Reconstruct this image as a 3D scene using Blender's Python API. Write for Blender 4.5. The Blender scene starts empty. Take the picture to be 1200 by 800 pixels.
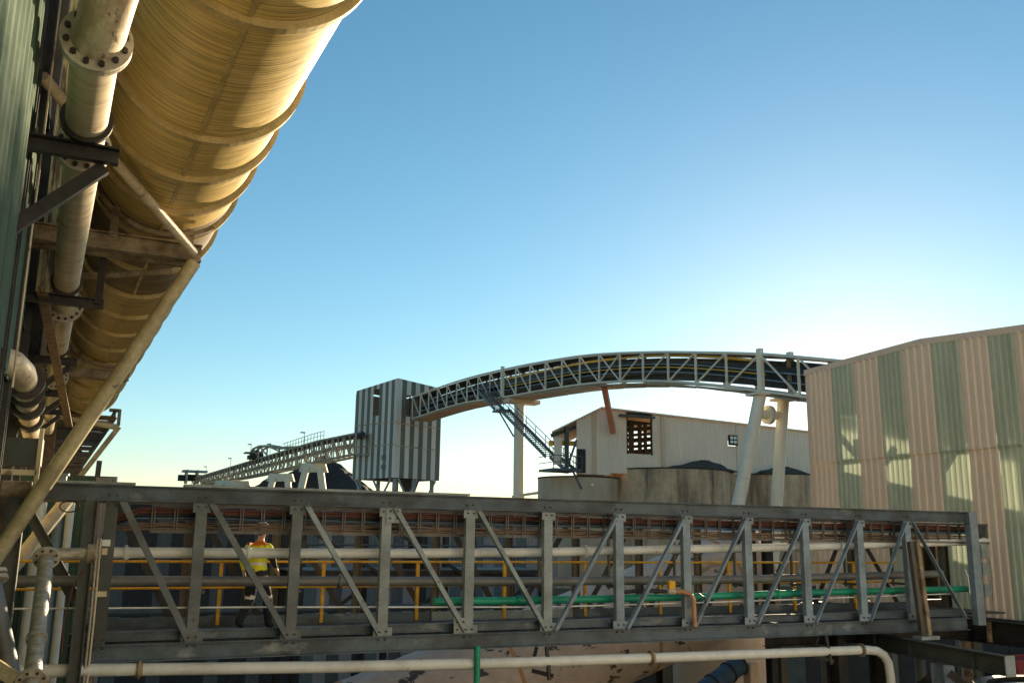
import bpy, math, random
from mathutils import Vector, Matrix
random.seed(7)
S = bpy.context.scene
COL = S.collection
V3 = Vector
# ------------------------------------------------------------------ camera
PITCH, HEAD, ROLL = math.atan(229 / 1090.0), math.radians(24), math.radians(0.76)
f0 = V3((math.sin(HEAD), math.cos(HEAD), 0)); r0 = V3((math.cos(HEAD), -math.sin(HEAD), 0)); u0 = V3((0, 0, 1))
fw = f0 * math.cos(PITCH) + u0 * math.sin(PITCH); u1 = u0 * math.cos(PITCH) - f0 * math.sin(PITCH)
cu = u1 * math.cos(ROLL) - r0 * math.sin(ROLL); cr = r0 * math.cos(ROLL) + u1 * math.sin(ROLL)
cam = bpy.data.cameras.new('camera'); cam.sensor_width = 36; cam.lens = 1090 / 1200 * 36
cam.clip_start = 0.1; cam.clip_end = 6000
co = bpy.data.objects.new('camera', cam); COL.objects.link(co)
m = Matrix((cr, cu, -fw)).transposed().to_4x4(); m.translation = (0, 0, 1.6); co.matrix_world = m
S.camera = co
# ------------------------------------------------------------------ sky and sun
SUN_AZ, SUN_EL = math.radians(44.5), math.radians(9.0)
w = bpy.data.worlds.new('World'); S.world = w; w.use_nodes = True
nt = w.node_tree; bg = nt.nodes['Background']; sky = nt.nodes.new('ShaderNodeTexSky')
sky.sky_type = 'NISHITA'; sky.sun_disc = False; sky.sun_elevation = SUN_EL; sky.sun_rotation = SUN_AZ
sky.air_density = 1.0; sky.dust_density = 0.12; sky.ozone_density = 2.2; sky.altitude = 50
hs = nt.nodes.new('ShaderNodeHueSaturation'); hs.inputs['Saturation'].default_value = 1.14; hs.inputs['Hue'].default_value = 0.485
nt.links.new(sky.outputs[0], hs.inputs['Color']); nt.links.new(hs.outputs[0], bg.inputs[0]); bg.inputs[1].default_value = 0.09
sl = bpy.data.lights.new('sun', 'SUN'); sl.energy = 5.0; sl.angle = math.radians(0.6); sl.color = (1.0, 0.78, 0.50)
so = bpy.data.objects.new('sun', sl); COL.objects.link(so)
sd = V3((math.sin(SUN_AZ) * math.cos(SUN_EL), math.cos(SUN_AZ) * math.cos(SUN_EL), math.sin(SUN_EL)))
so.rotation_euler = (-sd).to_track_quat('-Z', 'Y').to_euler(); so.location = (30, 30, 40)
S.view_settings.view_transform = 'Standard'; S.view_settings.look = 'None'; S.view_settings.gamma = 1
S.view_settings.exposure = 1.05
S.cycles.max_bounces = 6; S.cycles.transparent_max_bounces = 8
try:
    S.cycles.use_denoising = True
except Exception: pass

# ------------------------------------------------------------------ materials
def rgb(c): return (c[0], c[1], c[2], 1)
LIFT = (1.25, 1.27, 1.25)
def M(name, base, dirt=None, damt=.5, dscale=2.0, dstretch=(1, 1, .25), dlo=.42, dhi=.68, rust=None, rlo=.6, rhi=.68, rscale=5.0,
      rstretch=(1, 1, .5), rough=.6, metal=0.0, bump=.15, bscale=60.0, bstretch=(1, 1, 1), vary=.16, spec=.4, trans=0.0):
    lift = lambda c: tuple(min(.86, v * k) for v, k in zip(c, LIFT)) if c else c
    base, dirt, rust = lift(base), lift(dirt), lift(rust)
    mt = bpy.data.materials.new(name); mt.use_nodes = True
    n = mt.node_tree.nodes; L = mt.node_tree.links; b = n['Principled BSDF']
    g = n.new('ShaderNodeNewGeometry')
    def noise(sc, st, det=4):
        mp = n.new('ShaderNodeMapping'); mp.inputs['Scale'].default_value = st
        L.new(g.outputs['Position'], mp.inputs[0])
        t = n.new('ShaderNodeTexNoise'); t.inputs['Scale'].default_value = sc; t.inputs['Detail'].default_value = det
        t.inputs['Roughness'].default_value = .62; L.new(mp.outputs[0], t.inputs['Vector']); return t
    def rng(src, lo, hi, a, bb):
        r = n.new('ShaderNodeMapRange'); r.inputs[1].default_value = lo; r.inputs[2].default_value = hi
        r.inputs[3].default_value = a; r.inputs[4].default_value = bb; L.new(src, r.inputs[0]); return r.outputs[0]
    def mix(fac, a, c):
        x = n.new('ShaderNodeMix'); x.data_type = 'RGBA'
        L.new(fac, x.inputs[0])
        if isinstance(a, tuple): x.inputs[6].default_value = rgb(a)
        else: L.new(a, x.inputs[6])
        x.inputs[7].default_value = rgb(c); return x.outputs[2]
    col = base
    fine = noise(bscale * .4, bstretch, 3)
    hi = tuple(min(1, c * (1 + vary)) for c in base); lo_ = tuple(c * (1 - vary) for c in base)
    x = n.new('ShaderNodeMix'); x.data_type = 'RGBA'; L.new(rng(fine.outputs[0], .3, .7, 0, 1), x.inputs[0])
    x.inputs[6].default_value = rgb(lo_); x.inputs[7].default_value = rgb(hi); col = x.outputs[2]
    if dirt:
        d = noise(dscale, dstretch, 6); col = mix(rng(d.outputs[0], dlo, dhi, 0, damt), col, dirt)
    if rust:
        r = noise(rscale, rstretch, 5); col = mix(rng(r.outputs[0], rlo, rhi, 0, .9), col, rust)
    L.new(col, b.inputs['Base Color'])
    rr = noise(4, (1, 1, 1), 3); L.new(rng(rr.outputs[0], .3, .7, max(.05, rough - .12), min(1, rough + .12)), b.inputs['Roughness'])
    b.inputs['Metallic'].default_value = metal; b.inputs['Specular IOR Level'].default_value = spec
    if bump:
        bp = n.new('ShaderNodeBump'); bp.inputs['Strength'].default_value = bump; bp.inputs['Distance'].default_value = .02
        bn = noise(bscale, bstretch, 3); L.new(bn.outputs[0], bp.inputs['Height']); L.new(bp.outputs[0], b.inputs['Normal'])
    if trans:
        tr = n.new('ShaderNodeBsdfTranslucent'); L.new(col, tr.inputs[0]); ms = n.new('ShaderNodeMixShader'); ms.inputs[0].default_value = trans
        L.new(b.outputs[0], ms.inputs[1]); L.new(tr.outputs[0], ms.inputs[2]); L.new(ms.outputs[0], n['Material Output'].inputs[0])
    return mt

MT = {}
MT['tube'] = M('ochre_duct_paint', (.70, .51, .19), (.24, .155, .05), .75, 1.0, (.9, 30, .9), .45, .62, (.36, .26, .10), .57, .75, .55, (1, 2.2, 1), .45, 0, .45, 1.6, (.4, 30, .4), .10, spec=.5)
MT['ring'] = M('ochre_ring_paint', (.48, .37, .17), (.19, .13, .06), .6, 2, (1, 1, 1), rough=.55)
MT['creampipe'] = M('cream_pipe_paint', (.56, .475, .34), (.27, .20, .12), .6, 1.4, (1, 5, 1), .45, .7, (.16, .11, .07), .60, .68, 3, (1, 2, 1), .45, 0, .25, 6, (.4, 12, .4), .08)
MT['elbow'] = M('stained_cream_elbow', (.60, .51, .37), (.30, .2, .11), .7, 3, (1.5, .6, 1), .42, .62, (.14, .08, .045), .60, .66, 9, (1, .4, 1), .5)
MT['flange'] = M('flange_grey', (.46, .42, .34), (.14, .11, .08), .7, 6, (1, 1, 1), rough=.55)
MT['black'] = M('black_steel', (.018, .019, .021), (.05, .045, .04), .6, 3, (1, 1, 1), rough=.5)
MT['bolt'] = M('dark_bolt', (.035, .032, .03), rough=.45, metal=.4, bump=0)
MT['greenclad'] = M('green_corrugated_cladding', (.072, .11, .08), (.04, .062, .045), .6, 2.5, (1, 1, .12), rough=.8, bump=.05, vary=.12, spec=.12)
MT['yclad'] = M('ochre_streaked_cladding', (.44, .38, .20), (.06, .05, .035), .9, 3, (2, 2, .3), .45, .56, rough=.5)
MT['rusty'] = M('rusty_saddle_steel', (.30, .24, .16), (.085, .06, .04), .8, 2.5, (1, 1, 1), .4, .6, (.15, .08, .04), .58, .66, 5, (1, 1, 1), .65)
MT['brownrust'] = M('brown_rusted_angle', (.19, .125, .08), (.085, .055, .035), .7, 8, (1, 1, 1), rough=.7)
MT['strut'] = M('khaki_strut_paint', (.45, .38, .22), (.20, .16, .09), .7, 1.6, (1, 1, 1), .42, .62, (.10, .075, .05), .63, .68, 3, (1, 1, 1), .5)
MT['steel'] = M('weathered_grey_steel', (.235, .285, .305), (.11, .12, .12), .75, 1.6, (.6, 1, 1), .40, .66, (.13, .08, .05), .645, .70, 7, (1, 1, 1), .5, .15, .12)
MT['steeldark'] = M('sooty_green_steel', (.065, .075, .07), (.03, .032, .03), .6, 1.5, (1, 1, 1), rough=.5)
MT['steelblue'] = M('blue_grey_steel', (.20, .265, .33), (.10, .122, .14), .75, 1.8, (.6, 1, 1), .40, .66, (.14, .085, .055), .65, .70, 7, (1, 1, 1), .5, .15, .12)
MT['chord'] = M('sooty_chord_steel', (.082, .115, .148), (.03, .034, .038), .75, 1.1, (1, 1, 1.5), .4, .62, (.24, .26, .27), .60, .74, 1.6, (.7, 1, 1.3), .5, .1)
MT['farsteel'] = M('brown_far_steel', (.10, .09, .075), (.035, .032, .03), .6, 2, (1, 1, .6), rough=.6)
MT['grating'] = M('walkway_grating', (.085, .08, .075), (.03, .03, .03), .7, 14, (1, .3, 1), rough=.6, bump=.5, bscale=30)
MT['yellow'] = M('safety_yellow', (.72, .36, .015), (.30, .17, .03), .5, 5, (1, 1, 1), rough=.45)
MT['whitepipe'] = M('white_pipe_paint', (.62, .64, .62), (.36, .35, .31), .55, 1.4, (1, 1, 1), .45, .7, (.25, .15, .08), .66, .70, 3.5, (1, 1, 1), .45, 0, .05, 12, (1, 1, 1), .05)
MT['greypipe'] = M('dull_grey_pipe', (.16, .165, .165), (.09, .08, .07), .6, 1.5, (1, 1, 1), rough=.5, metal=.3)
MT['galv'] = M('lagged_galvanised', (.40, .37, .31), (.20, .17, .13), .7, 7, (1, 1, 3), .4, .62, rough=.45, metal=.35, bump=.6, bscale=22, bstretch=(.6, .6, 2.6))
MT['greenpipe'] = M('green_pipe', (.015, .27, .17), (.01, .12, .08), .5, 2, (1, 1, 1), rough=.35)
MT['copper'] = M('orange_brown_pipe', (.40, .22, .12), (.2, .1, .06), .5, 5, (1, 1, 1), rough=.45)
MT['traysteel'] = M('tray_steel', (.13, .125, .12), (.05, .047, .045), .6, 5, (1, 1, 1), rough=.5, metal=.3)
MT['cab_red'] = M('red_cable', (.115, .042, .03), (.05, .028, .025), .5, 3, (1, 1, 1), rough=.5, bump=0)
MT['cab_black'] = M('black_cable', (.02, .02, .024), rough=.5, bump=0)
MT['cab_blue'] = M('blue_cable', (.06, .12, .20), rough=.5, bump=0)
MT['cab_tan'] = M('tan_cable', (.19, .14, .10), (.10, .07, .045), .5, 3, (1, 1, 1), rough=.55, bump=0)
MT['pink'] = M('pinkish_beige_cladding', (.68, .56, .455), (.57, .465, .375), .5, 1.2, (1, 1, .12), rough=.5, bump=.04, vary=.05)
MT['trim'] = M('pinkish_trim', (.58, .48, .41), (.48, .4, .34), .5, 2, (1, 1, 1), rough=.5, bump=.04, vary=.05)
MT['frp'] = M('green_translucent_sheet', (.50, .56, .46), (.30, .36, .28), .6, 1.4, (1, 1.5, .2), .4, .7, rough=.4, bump=.05, vary=.06, trans=.18)
MT['frpfar'] = M('grey_green_translucent', (.13, .135, .105), (.07, .075, .06), .6, .5, (1, 1, .15), rough=.45, bump=0, vary=.06)
MT['towerclad'] = M('pale_grey_cladding', (.54, .51, .49), (.38, .35, .32), .6, .5, (1, 1, .15), rough=.5, bump=0, vary=.05)
MT['hallclad'] = M('pale_hall_cladding', (.70, .57, .46), (.52, .42, .34), .5, .35, (1, 1, .5), .42, .7, rough=.55, bump=0, vary=.04)
MT['hallwarm'] = M('tan_hall_trim', (.52, .40, .29), rough=.55, bump=0)
MT['concrete'] = M('stained_concrete', (.45, .33, .215), (.13, .095, .065), .85, .55, (1, 1, .16), .42, .62, (.035, .03, .028), .57, .72, .8, (1, 1, .14), .8, 0, .2, 4)
MT['concretew'] = M('warm_concrete', (.44, .34, .24), (.22, .17, .13), .6, .6, (1, 1, .3), rough=.8)
MT['soot'] = M('soot_black', (.028, .026, .026), (.05, .045, .04), .5, 1, (1, 1, 1), rough=.9)
MT['spill'] = M('brown_black_spillage', (.065, .055, .05), (.03, .027, .026), .6, 1.5, (1, 1, 1), rough=.95, bump=.4, bscale=6)
MT['paleconc'] = M('pale_concrete_frame', (.56, .52, .43), (.4, .36, .28), .5, .3, (1, 1, .4), rough=.7, bump=0)
MT['gal'] = M('cream_gallery_steel', (.62, .57, .47), (.42, .36, .28), .5, .6, (1, 1, 1), rough=.5, bump=0)
MT['column'] = M('cream_column_paint', (.60, .56, .45), (.42, .37, .28), .5, .4, (1, 1, .2), rough=.5, bump=0)
MT['galfloor'] = M('orange_brown_floor', (.30, .22, .14), (.16, .12, .08), .6, .8, (1, 1, 1), rough=.7, bump=0)
MT['belt'] = M('conveyor_belt_rubber', (.03, .032, .036), rough=.6, bump=0)
MT['bluesteel'] = M('dark_blue_steel', (.07, .095, .12), (.04, .045, .05), .5, 1, (1, 1, 1), rough=.5, bump=0)
MT['redsteel'] = M('salmon_red_strut', (.50, .17, .09), (.38, .13, .08), .5, .6, (1, 1, 1), rough=.55, bump=0)
MT['farconv'] = M('far_conveyor_steel', (.36, .31, .23), (.15, .12, .09), .7, .8, (1, 1, 1), .4, .6, rough=.6, bump=0)
MT['coal'] = M('black_stockpile', (.030, .024, .021), (.05, .037, .03), .6, .2, (1, 1, 1), rough=.95, bump=.5, bscale=3)
MT['darkclad'] = M('dark_navy_cladding', (.024, .025, .029), (.011, .011, .013), .6, .5, (1, 1, .1), rough=.5, bump=0)  # navy cladding with shade put into its colour
MT['midclad'] = M('blue_grey_cladding', (.085, .088, .095), (.04, .042, .046), .6, .5, (1, 1, .1), rough=.5, bump=0)
MT['mauve'] = M('mauve_grey_cladding', (.24, .22, .225), (.16, .145, .15), .5, .5, (1, 1, .1), rough=.5, bump=0)
MT['teal'] = M('teal_grey_cladding', (.10, .125, .13), (.07, .085, .085), .5, .5, (1, 1, .1), rough=.5, bump=0)
MT['duct'] = M('tan_peeling_paint', (.46, .37, .31), (.35, .28, .23), .5, 1.2, (1, 1, 1), .4, .7, (.022, .020, .02), .60, .615, 1.5, (1, 1, 1.6), .55, 0, .15, 8)
MT['rustband'] = M('rust_band', (.42, .22, .09), (.25, .14, .08), .6, 3, (1, 1, 1), rough=.7)
MT['tank'] = M('off_white_tank', (.56, .49, .43), (.4, .33, .28), .5, 1, (1, 1, .3), .42, .7, (.05, .045, .05), .68, .71, 2.4, (1, 1, 1), .5)
MT['blue'] = M('faded_blue_drum', (.035, .075, .13), (.02, .04, .08), .7, 6, (1, 1, 1), rough=.5)
MT['white'] = M('white_paint', (.78, .78, .76), (.6, .58, .55), .3, 4, (1, 1, 1), rough=.5, bump=0)
MT['red'] = M('red_paint', (.36, .035, .03), (.16, .03, .03), .5, 2, (1, 1, 1), rough=.5)
MT['ground'] = M('dusty_ground', (.20, .155, .11), (.13, .10, .075), .6, .12, (1, 1, 1), .42, .62, (.08, .065, .05), .55, .66, .3, (1, 1, 1), .85, 0, .4, 1.5, spec=.15)
MT['water'] = M('dark_pond_water', (.008, .016, .022), (.02, .035, .05), .6, .2, (1, 1, 1), rough=.16, bump=.5, bscale=1.4, vary=.1, spec=.6)
MT['skin'] = M('skin', (.50, .29, .20), rough=.5, bump=0, vary=.03)
MT['hivis'] = M('hi_vis_yellow', (.80, .68, .03), (.6, .48, .03), .4, 12, (1, 1, .6), rough=.7, bump=.3, bscale=25, vary=.05)
MT['orange'] = M('hi_vis_orange', (.80, .20, .03), (.5, .12, .02), .3, 12, (1, 1, 1), rough=.7, bump=0)
MT['navy'] = M('navy_work_trousers', (.018, .022, .032), (.03, .032, .038), .5, 12, (1, 1, 1), rough=.8, bump=.3, bscale=25)
MT['tape'] = M('reflective_tape', (.70, .71, .70), rough=.3, bump=0)
MT['hair'] = M('dark_hair', (.03, .02, .015), rough=.6, bump=0)
MT['helmet'] = M('white_hard_hat', (.80, .80, .78), rough=.25, bump=0, vary=.02)

# ------------------------------------------------------------------ mesh helpers
ORG = {}
class MB:
    def __init__(s): s.v = []; s.f = []; s.sm = []
    def add(s, vs, fs, smooth=False):
        o = len(s.v); s.v += [V3(p) for p in vs]; s.f += [tuple(i + o for i in f) for f in fs]; s.sm += [smooth] * len(fs); return s
    def box(s, lo, hi):
        x0, y0, z0 = lo; x1, y1, z1 = hi
        return s.add([(x0, y0, z0), (x1, y0, z0), (x1, y1, z0), (x0, y1, z0), (x0, y0, z1), (x1, y0, z1), (x1, y1, z1), (x0, y1, z1)],
                     [(0, 3, 2, 1), (4, 5, 6, 7), (0, 1, 5, 4), (1, 2, 6, 5), (2, 3, 7, 6), (3, 0, 4, 7)])
    def frame(s, p, q, side=None):
        p, q = V3(p), V3(q); d = (q - p).normalized()
        a = V3(side) if side is not None else (V3((0, 0, 1)) if abs(d.z) < .9 else V3((0, 1, 0)))
        a = (a - d * a.dot(d)).normalized(); b = d.cross(a); return p, q, d, a, b
    def prof(s, p, q, pts, side=None, smooth=False):   # pts (a,b) outline swept from p to q; 'side' is the a axis
        p, q, d, a, b = s.frame(p, q, side); n = len(pts)
        vs = [p + a * x + b * y for x, y in pts] + [q + a * x + b * y for x, y in pts]
        fs = [(i, (i + 1) % n, (i + 1) % n + n, i + n) for i in range(n)]
        o = len(s.v); s.add(vs, fs, smooth); s.add(vs[:n], [tuple(range(n))[::-1]]); s.add(vs[n:], [tuple(range(n))]); return s
    def bar(s, p, q, w, h, side=None): return s.prof(p, q, [(-h / 2, -w / 2), (h / 2, -w / 2), (h / 2, w / 2), (-h / 2, w / 2)], side)
    def ibeam(s, p, q, w, h, t=.018, side=None):
        H, W, k = h / 2, w / 2, t / 2
        return s.prof(p, q, [(-H, -W), (-H + t, -W), (-H + t, -k), (H - t, -k), (H - t, -W), (H, -W), (H, W), (H - t, W), (H - t, k), (-H + t, k), (-H + t, W), (-H, W)], side)
    def angle(s, p, q, w, t=.014, side=None): return s.prof(p, q, [(0, 0), (w, 0), (w, t), (t, t), (t, w), (0, w)], side)
    def channel(s, p, q, w, h, t=.02, side=None):
        H = h / 2
        return s.prof(p, q, [(-H, 0), (H, 0), (H, w), (H - t, w), (H - t, t), (-H + t, t), (-H + t, w), (-H, w)], side)
    def tube(s, p, q, r, n=14, r2=None, caps=True):
        p, q, d, a, b = s.frame(p, q); r2 = r if r2 is None else r2
        vs = [p + (a * math.cos(2 * math.pi * i / n) + b * math.sin(2 * math.pi * i / n)) * r for i in range(n)] + \
             [q + (a * math.cos(2 * math.pi * i / n) + b * math.sin(2 * math.pi * i / n)) * r2 for i in range(n)]
        s.add(vs, [(i, (i + 1) % n, (i + 1) % n + n, i + n) for i in range(n)], True)
        if caps: s.add(vs[:n], [tuple(range(n))[::-1]]); s.add(vs[n:], [tuple(range(n))])
        return s
    def path(s, pts, r, n=10, radii=None):
        pts = [V3(p) for p in pts]; rings = []; a = None
        for i, p in enumerate(pts):
            d = (pts[min(i + 1, len(pts) - 1)] - pts[max(i - 1, 0)]).normalized()
            if a is None: a = V3((0, 0, 1)) if abs(d.z) < .9 else V3((0, 1, 0))
            a = (a - d * a.dot(d)).normalized(); b = d.cross(a); rr = radii[i] if radii else r
            rings.append([p + (a * math.cos(2 * math.pi * k / n) + b * math.sin(2 * math.pi * k / n)) * rr for k in range(n)])
        vs = [v for rg in rings for v in rg]; fs = []
        for i in range(len(pts) - 1):
            for k in range(n): fs.append((i * n + k, i * n + (k + 1) % n, (i + 1) * n + (k + 1) % n, (i + 1) * n + k))
        s.add(vs, fs, True); s.add(rings[0], [tuple(range(n))[::-1]]); s.add(rings[-1], [tuple(range(n))]); return s
    def ring(s, c, d, r0, r1, th, n=32):   # annulus of thickness th along d
        c = V3(c); d = V3(d).normalized(); a = V3((0, 0, 1)) if abs(d.z) < .9 else V3((0, 1, 0)); a = (a - d * a.dot(d)).normalized(); b = d.cross(a)
        vs = []
        for rr, o in ((r0, -th / 2), (r1, -th / 2), (r1, th / 2), (r0, th / 2)):
            vs += [c + d * o + (a * math.cos(2 * math.pi * i / n) + b * math.sin(2 * math.pi * i / n)) * rr for i in range(n)]
        fs = []
        for j in range(4):
            k = (j + 1) % 4
            for i in range(n): fs.append((j * n + i, j * n + (i + 1) % n, k * n + (i + 1) % n, k * n + i))
        return s.add(vs, fs)
    def poly(s, pts, off):   # flat polygon pts extruded by the vector off
        n = len(pts); pts = [V3(p) for p in pts]; off = V3(off)
        return s.add(pts + [p + off for p in pts], [tuple(range(n))[::-1], tuple(range(n, 2 * n))] + [(i, (i + 1) % n, (i + 1) % n + n, i + n) for i in range(n)])
    def corr(s, p, u, wdt, z0, zt, nrm, pitch=.2, dep=.03, th=.004):   # ribbed sheet; zt(x) gives the top
        p, u, nrm = V3(p), V3(u), V3(nrm); xs = []; k = 0
        nr = max(1, round(wdt / pitch)); pp = wdt / nr
        for i in range(nr):
            for fx, h in ((0, 0), (.52, 0), (.62, 1), (.90, 1)): xs.append((i * pp + fx * pp, h * dep))
        xs.append((wdt, 0)); n = len(xs); vs = []
        for x, h in xs: b = p + u * x + nrm * h; vs += [V3((b.x, b.y, z0)), V3((b.x, b.y, zt(x) if callable(zt) else zt))]
        return s.add(vs, [(2 * i, 2 * i + 2, 2 * i + 3, 2 * i + 1) for i in range(n - 1)])
    def mesh(s, name, mat, org=V3((0, 0, 0))):
        me = bpy.data.meshes.new(name); me.from_pydata([tuple(v - org) for v in s.v], [], s.f)
        me.polygons.foreach_set('use_smooth', s.sm); me.materials.append(MT[mat] if isinstance(mat, str) else mat); me.update(); return me
    def center(s):
        xs = [v.x for v in s.v]; ys = [v.y for v in s.v]; zs = [v.z for v in s.v]
        return V3(((min(xs) + max(xs)) / 2, (min(ys) + max(ys)) / 2, (min(zs) + max(zs)) / 2))
    def build(s, name, mat, parent=None, **kw):
        c = s.center()
        if parent is None: c.z = min(v.z for v in s.v)
        me = s.mesh(name, mat, c); return place(name, me, c, parent, **kw)
def place(name, me, loc, parent=None, label=None, cat=None, group=None, kind=None, rot=None):
    o = bpy.data.objects.new(name, me); COL.objects.link(o); loc = V3(loc)
    o.location = loc - (ORG[parent.name] if parent else V3((0, 0, 0)))
    if parent: o.parent = parent
    if rot: o.rotation_euler = rot
    ORG[o.name] = loc
    for k, v in (('label', label), ('category', cat), ('group', group), ('kind', kind)):
        if v: o[k] = v
    return o
def thing(name, loc, label, cat, group=None): return place(name, None, loc, None, label, cat, group)

# left complex frame: n = sideways, t = along the duct
TD = V3((-.0434, .9991, 0)); ND = V3((.9991, .0434, 0))
def W(n, t, z): return ND * n + TD * t + V3((0, 0, z))

# ------------------------------------------------------------------ ground, pond
MB().add([(-3000, -1500, -8), (3000, -1500, -8), (3000, 4500, -8), (-3000, 4500, -8)], [(0, 1, 2, 3)]).build('ground', 'ground', kind='structure')
pv = [(4, 27), (13, 24), (21, 30), (26, 41), (25, 53), (14, 57), (2, 54), (-1, 40)]
MB().add([(x, y, -7.96) for x, y in pv], [tuple(range(8))]).build('water', 'water', kind='structure')

# ------------------------------------------------------------------ right building
XF = 21.0
rb = thing('clad_plant_building', (XF, 18.7, -.9), 'pinkish beige clad building with green translucent strips at the right end of the bridge', 'building')
ys = [23.4, 22.3, 21.35, 20.36, 19.45, 18.42, 17.51, 16.6, 15.85, 15.0, 14.1]
def roofz(y): return 7.02 + (7.17 - 7.02) * (23.4 - y) / 4.66 if y > 18.74 else 7.17 - .075 * (18.74 - y)
for i in range(len(ys) - 1):
    ya, yb = ys[i], ys[i + 1]; wd = ya - yb - .004; trp = i % 2 == 1
    for lo, hi in ((-.22, 4.0), (4.0, None)):
        off = 0 if hi else .035
        if lo < 0 and i == 4: lo = 1.55   # doorway where the bridge enters
        zt = (lambda x, ya=ya: roofz(ya - x) - .1) if hi is None else hi + .03
        if hi is None:  lo = 4.0
        MB().corr((XF - off, ya, 0), (0, -1, 0), wd, lo, zt, (-1, 0, 0), pitch=.19 if trp else .23, dep=.045).build('translucent_panel' if trp else 'wall_panel', 'frp' if trp else 'pink', rb)
# verge trim, roof, far walls with a window band on the sunny side
for a, b in ((23.5, 18.74), (18.74, 13.9)):
    MB().poly([(XF - .07, a, roofz(a) - .14), (XF - .07, b, roofz(b) - .14), (XF - .07, b, roofz(b) + .05), (XF - .07, a, roofz(a) + .05)], (.12, 0, 0)).build('verge_trim', 'trim', rb)
    MB().poly([(XF - .03, a, roofz(a)), (XF - .03, b, roofz(b)), (XF - .03, b, roofz(b) - .08), (XF - .03, a, roofz(a) - .08)], (13, 0, 0)).build('roof', 'pink', rb)
MB().box((XF - .05, 23.40, -.22), (XF + .03, 23.47, 6.9)).build('corner_trim', 'trim', rb)
MB().box((XF + .05, 23.42, 5.75), (34, 23.46, 6.95)).build('wall', 'pink', rb)
MB().box((XF + .05, 23.42, -.22), (34, 23.46, 2.3)).build('wall', 'pink', rb)
MB().box((XF + .05, 23.42, 3.25), (34, 23.46, 4.0)).build('wall', 'pink', rb)
for x in (21.6, 24.0, 26.6, 29.2): MB().box((x, 23.42, 2.3), (x + 1.8, 23.46, 3.25)).build('wall', 'pink', rb)
for x in (23.1, 25.6, 28.2, 30.9): MB().ibeam((x, 23.2, -.2), (x, 23.2, 6.9), .2, .3).build('column', 'steeldark', rb)
MB().box((33.9, 14, -.22), (34, 23.4, 6.9)).build('wall', 'pink', rb)
MB().box((XF + .05, 14.0, -.22), (34, 14.06, 6.9)).build('wall', 'pink', rb)
for z in (4.0, 5.55, 2.0): MB().channel((XF + .09, 23.3, z), (XF + .09, 14.1, z), .07, .16, side=(0, 0, 1)).build('girt', 'steeldark', rb)
for (ya_, za_, yb_, zb_) in ((23.2, 5.4, 21.2, 3.4), (21.4, 5.6, 19.3, 4.2), (19.4, 3.2, 17.6, 5.2), (22.3, 2.6, 20.6, 4.4)): MB().bar((XF + .6, ya_, za_), (XF + .6, yb_, zb_), .12, .16).build('wall_brace', 'steeldark', rb)  # unseen bars added to break up the sunlit patches on the panels
for (y_, z_) in ((22.0, 4.5), (20.2, 4.9), (18.6, 4.6), (21.0, 2.9), (17.0, 4.7)): MB().box((XF + .7, y_ - .35, z_ - .25), (XF + 1.3, y_ + .3, z_ + .3)).build('duct_box', 'steeldark', rb)  # unseen boxes added to shade the panels irregularly
for y in (22.6, 20.9, 18.9, 16.2): MB().ibeam((XF + .35, y, -.2), (XF + .35, y, roofz(y) - .2), .16, .22, side=(1, 0, 0)).build('column', 'steeldark', rb)
MB().box((XF, 14, -.34), (34, 23.5, -.235)).build('floor_slab', 'steeldark', rb)
MB().ibeam((XF - .12, 24, -.56), (XF - .12, 8.5, -.56), .3, .55, side=(0, 0, 1)).build('base_girder', 'black', rb)
for y in (23.2, 20.2, 17.2, 15.6, 14.9): MB().box((XF - .26, y - .03, -.80), (XF - .14, y + .03, -.3)).build('stiffener', 'rusty', rb)
MB().box((XF + .9, 18.55, -.2), (XF + 1.0, 18.68, 1.5)).build('door_post', 'yellow', rb)
for (x, y) in ((21.1, 23), (21.1, 15), (27, 23), (27, 15), (33.6, 23), (33.6, 15)):
    MB().ibeam((x, y, -8), (x, y, -.84), .3, .35).build('leg', 'steeldark', rb)

# ------------------------------------------------------------------ added unseen building behind the viewer, bounces low sun onto shaded fronts
vb_ = thing('cream_works_building', (8, -16, -8), 'tall cream clad works building behind the viewpoint, out of the picture', 'building')
for k in range(15): MB().corr((45 - k * 5, -15 - .003 * (k % 2), 0), (-1, 0, 0), 4.99, -8, 17, (0, 1, 0), .5, .05).build('wall_panel', 'towerclad', vb_)
MB().box((-30, -25, -8), (45, -15.2, 16.9)).build('core', 'towerclad', vb_); MB().box((-30.3, -25.3, 17.0), (45.3, -14.8, 17.25)).build('roof', 'midclad', vb_)
for k in range(6): MB().box((-22 + k * 11, -15.05, -8), (-18.4 + k * 11, -14.9, -4)).build('door', 'steelblue', vb_)
# ------------------------------------------------------------------ pipe bridge
YN, YF = 16.3, 18.1
PX = [.34, 1.7, 3.27, 4.85, 6.45, 8.05, 9.62, 11.2, 12.75, 14.3, 15.85, 17.3]
br = thing('truss_footbridge', (9.3, 17.2, -.38), 'long grey steel truss footbridge carrying pipes and cables across the foreground', 'bridge')
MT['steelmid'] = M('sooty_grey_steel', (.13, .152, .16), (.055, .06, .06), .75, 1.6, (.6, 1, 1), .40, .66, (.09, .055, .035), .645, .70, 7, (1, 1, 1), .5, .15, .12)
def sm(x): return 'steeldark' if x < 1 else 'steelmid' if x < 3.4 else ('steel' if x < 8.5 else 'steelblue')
MB().ibeam((-1.15, YN, 2.205), (19.25, YN, 2.205), .20, .25, side=(0, 0, 1)).build('top_chord', 'chord', br)
MB().ibeam((-.1, YN, -.235), (19.0, YN, -.235), .20, .27, side=(0, 0, 1)).build('bottom_chord', 'chord', br)
MB().ibeam((-1.15, YF, 2.205), (19.25, YF, 2.205), .18, .22, side=(0, 0, 1)).build('top_chord', 'farsteel', br)
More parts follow.
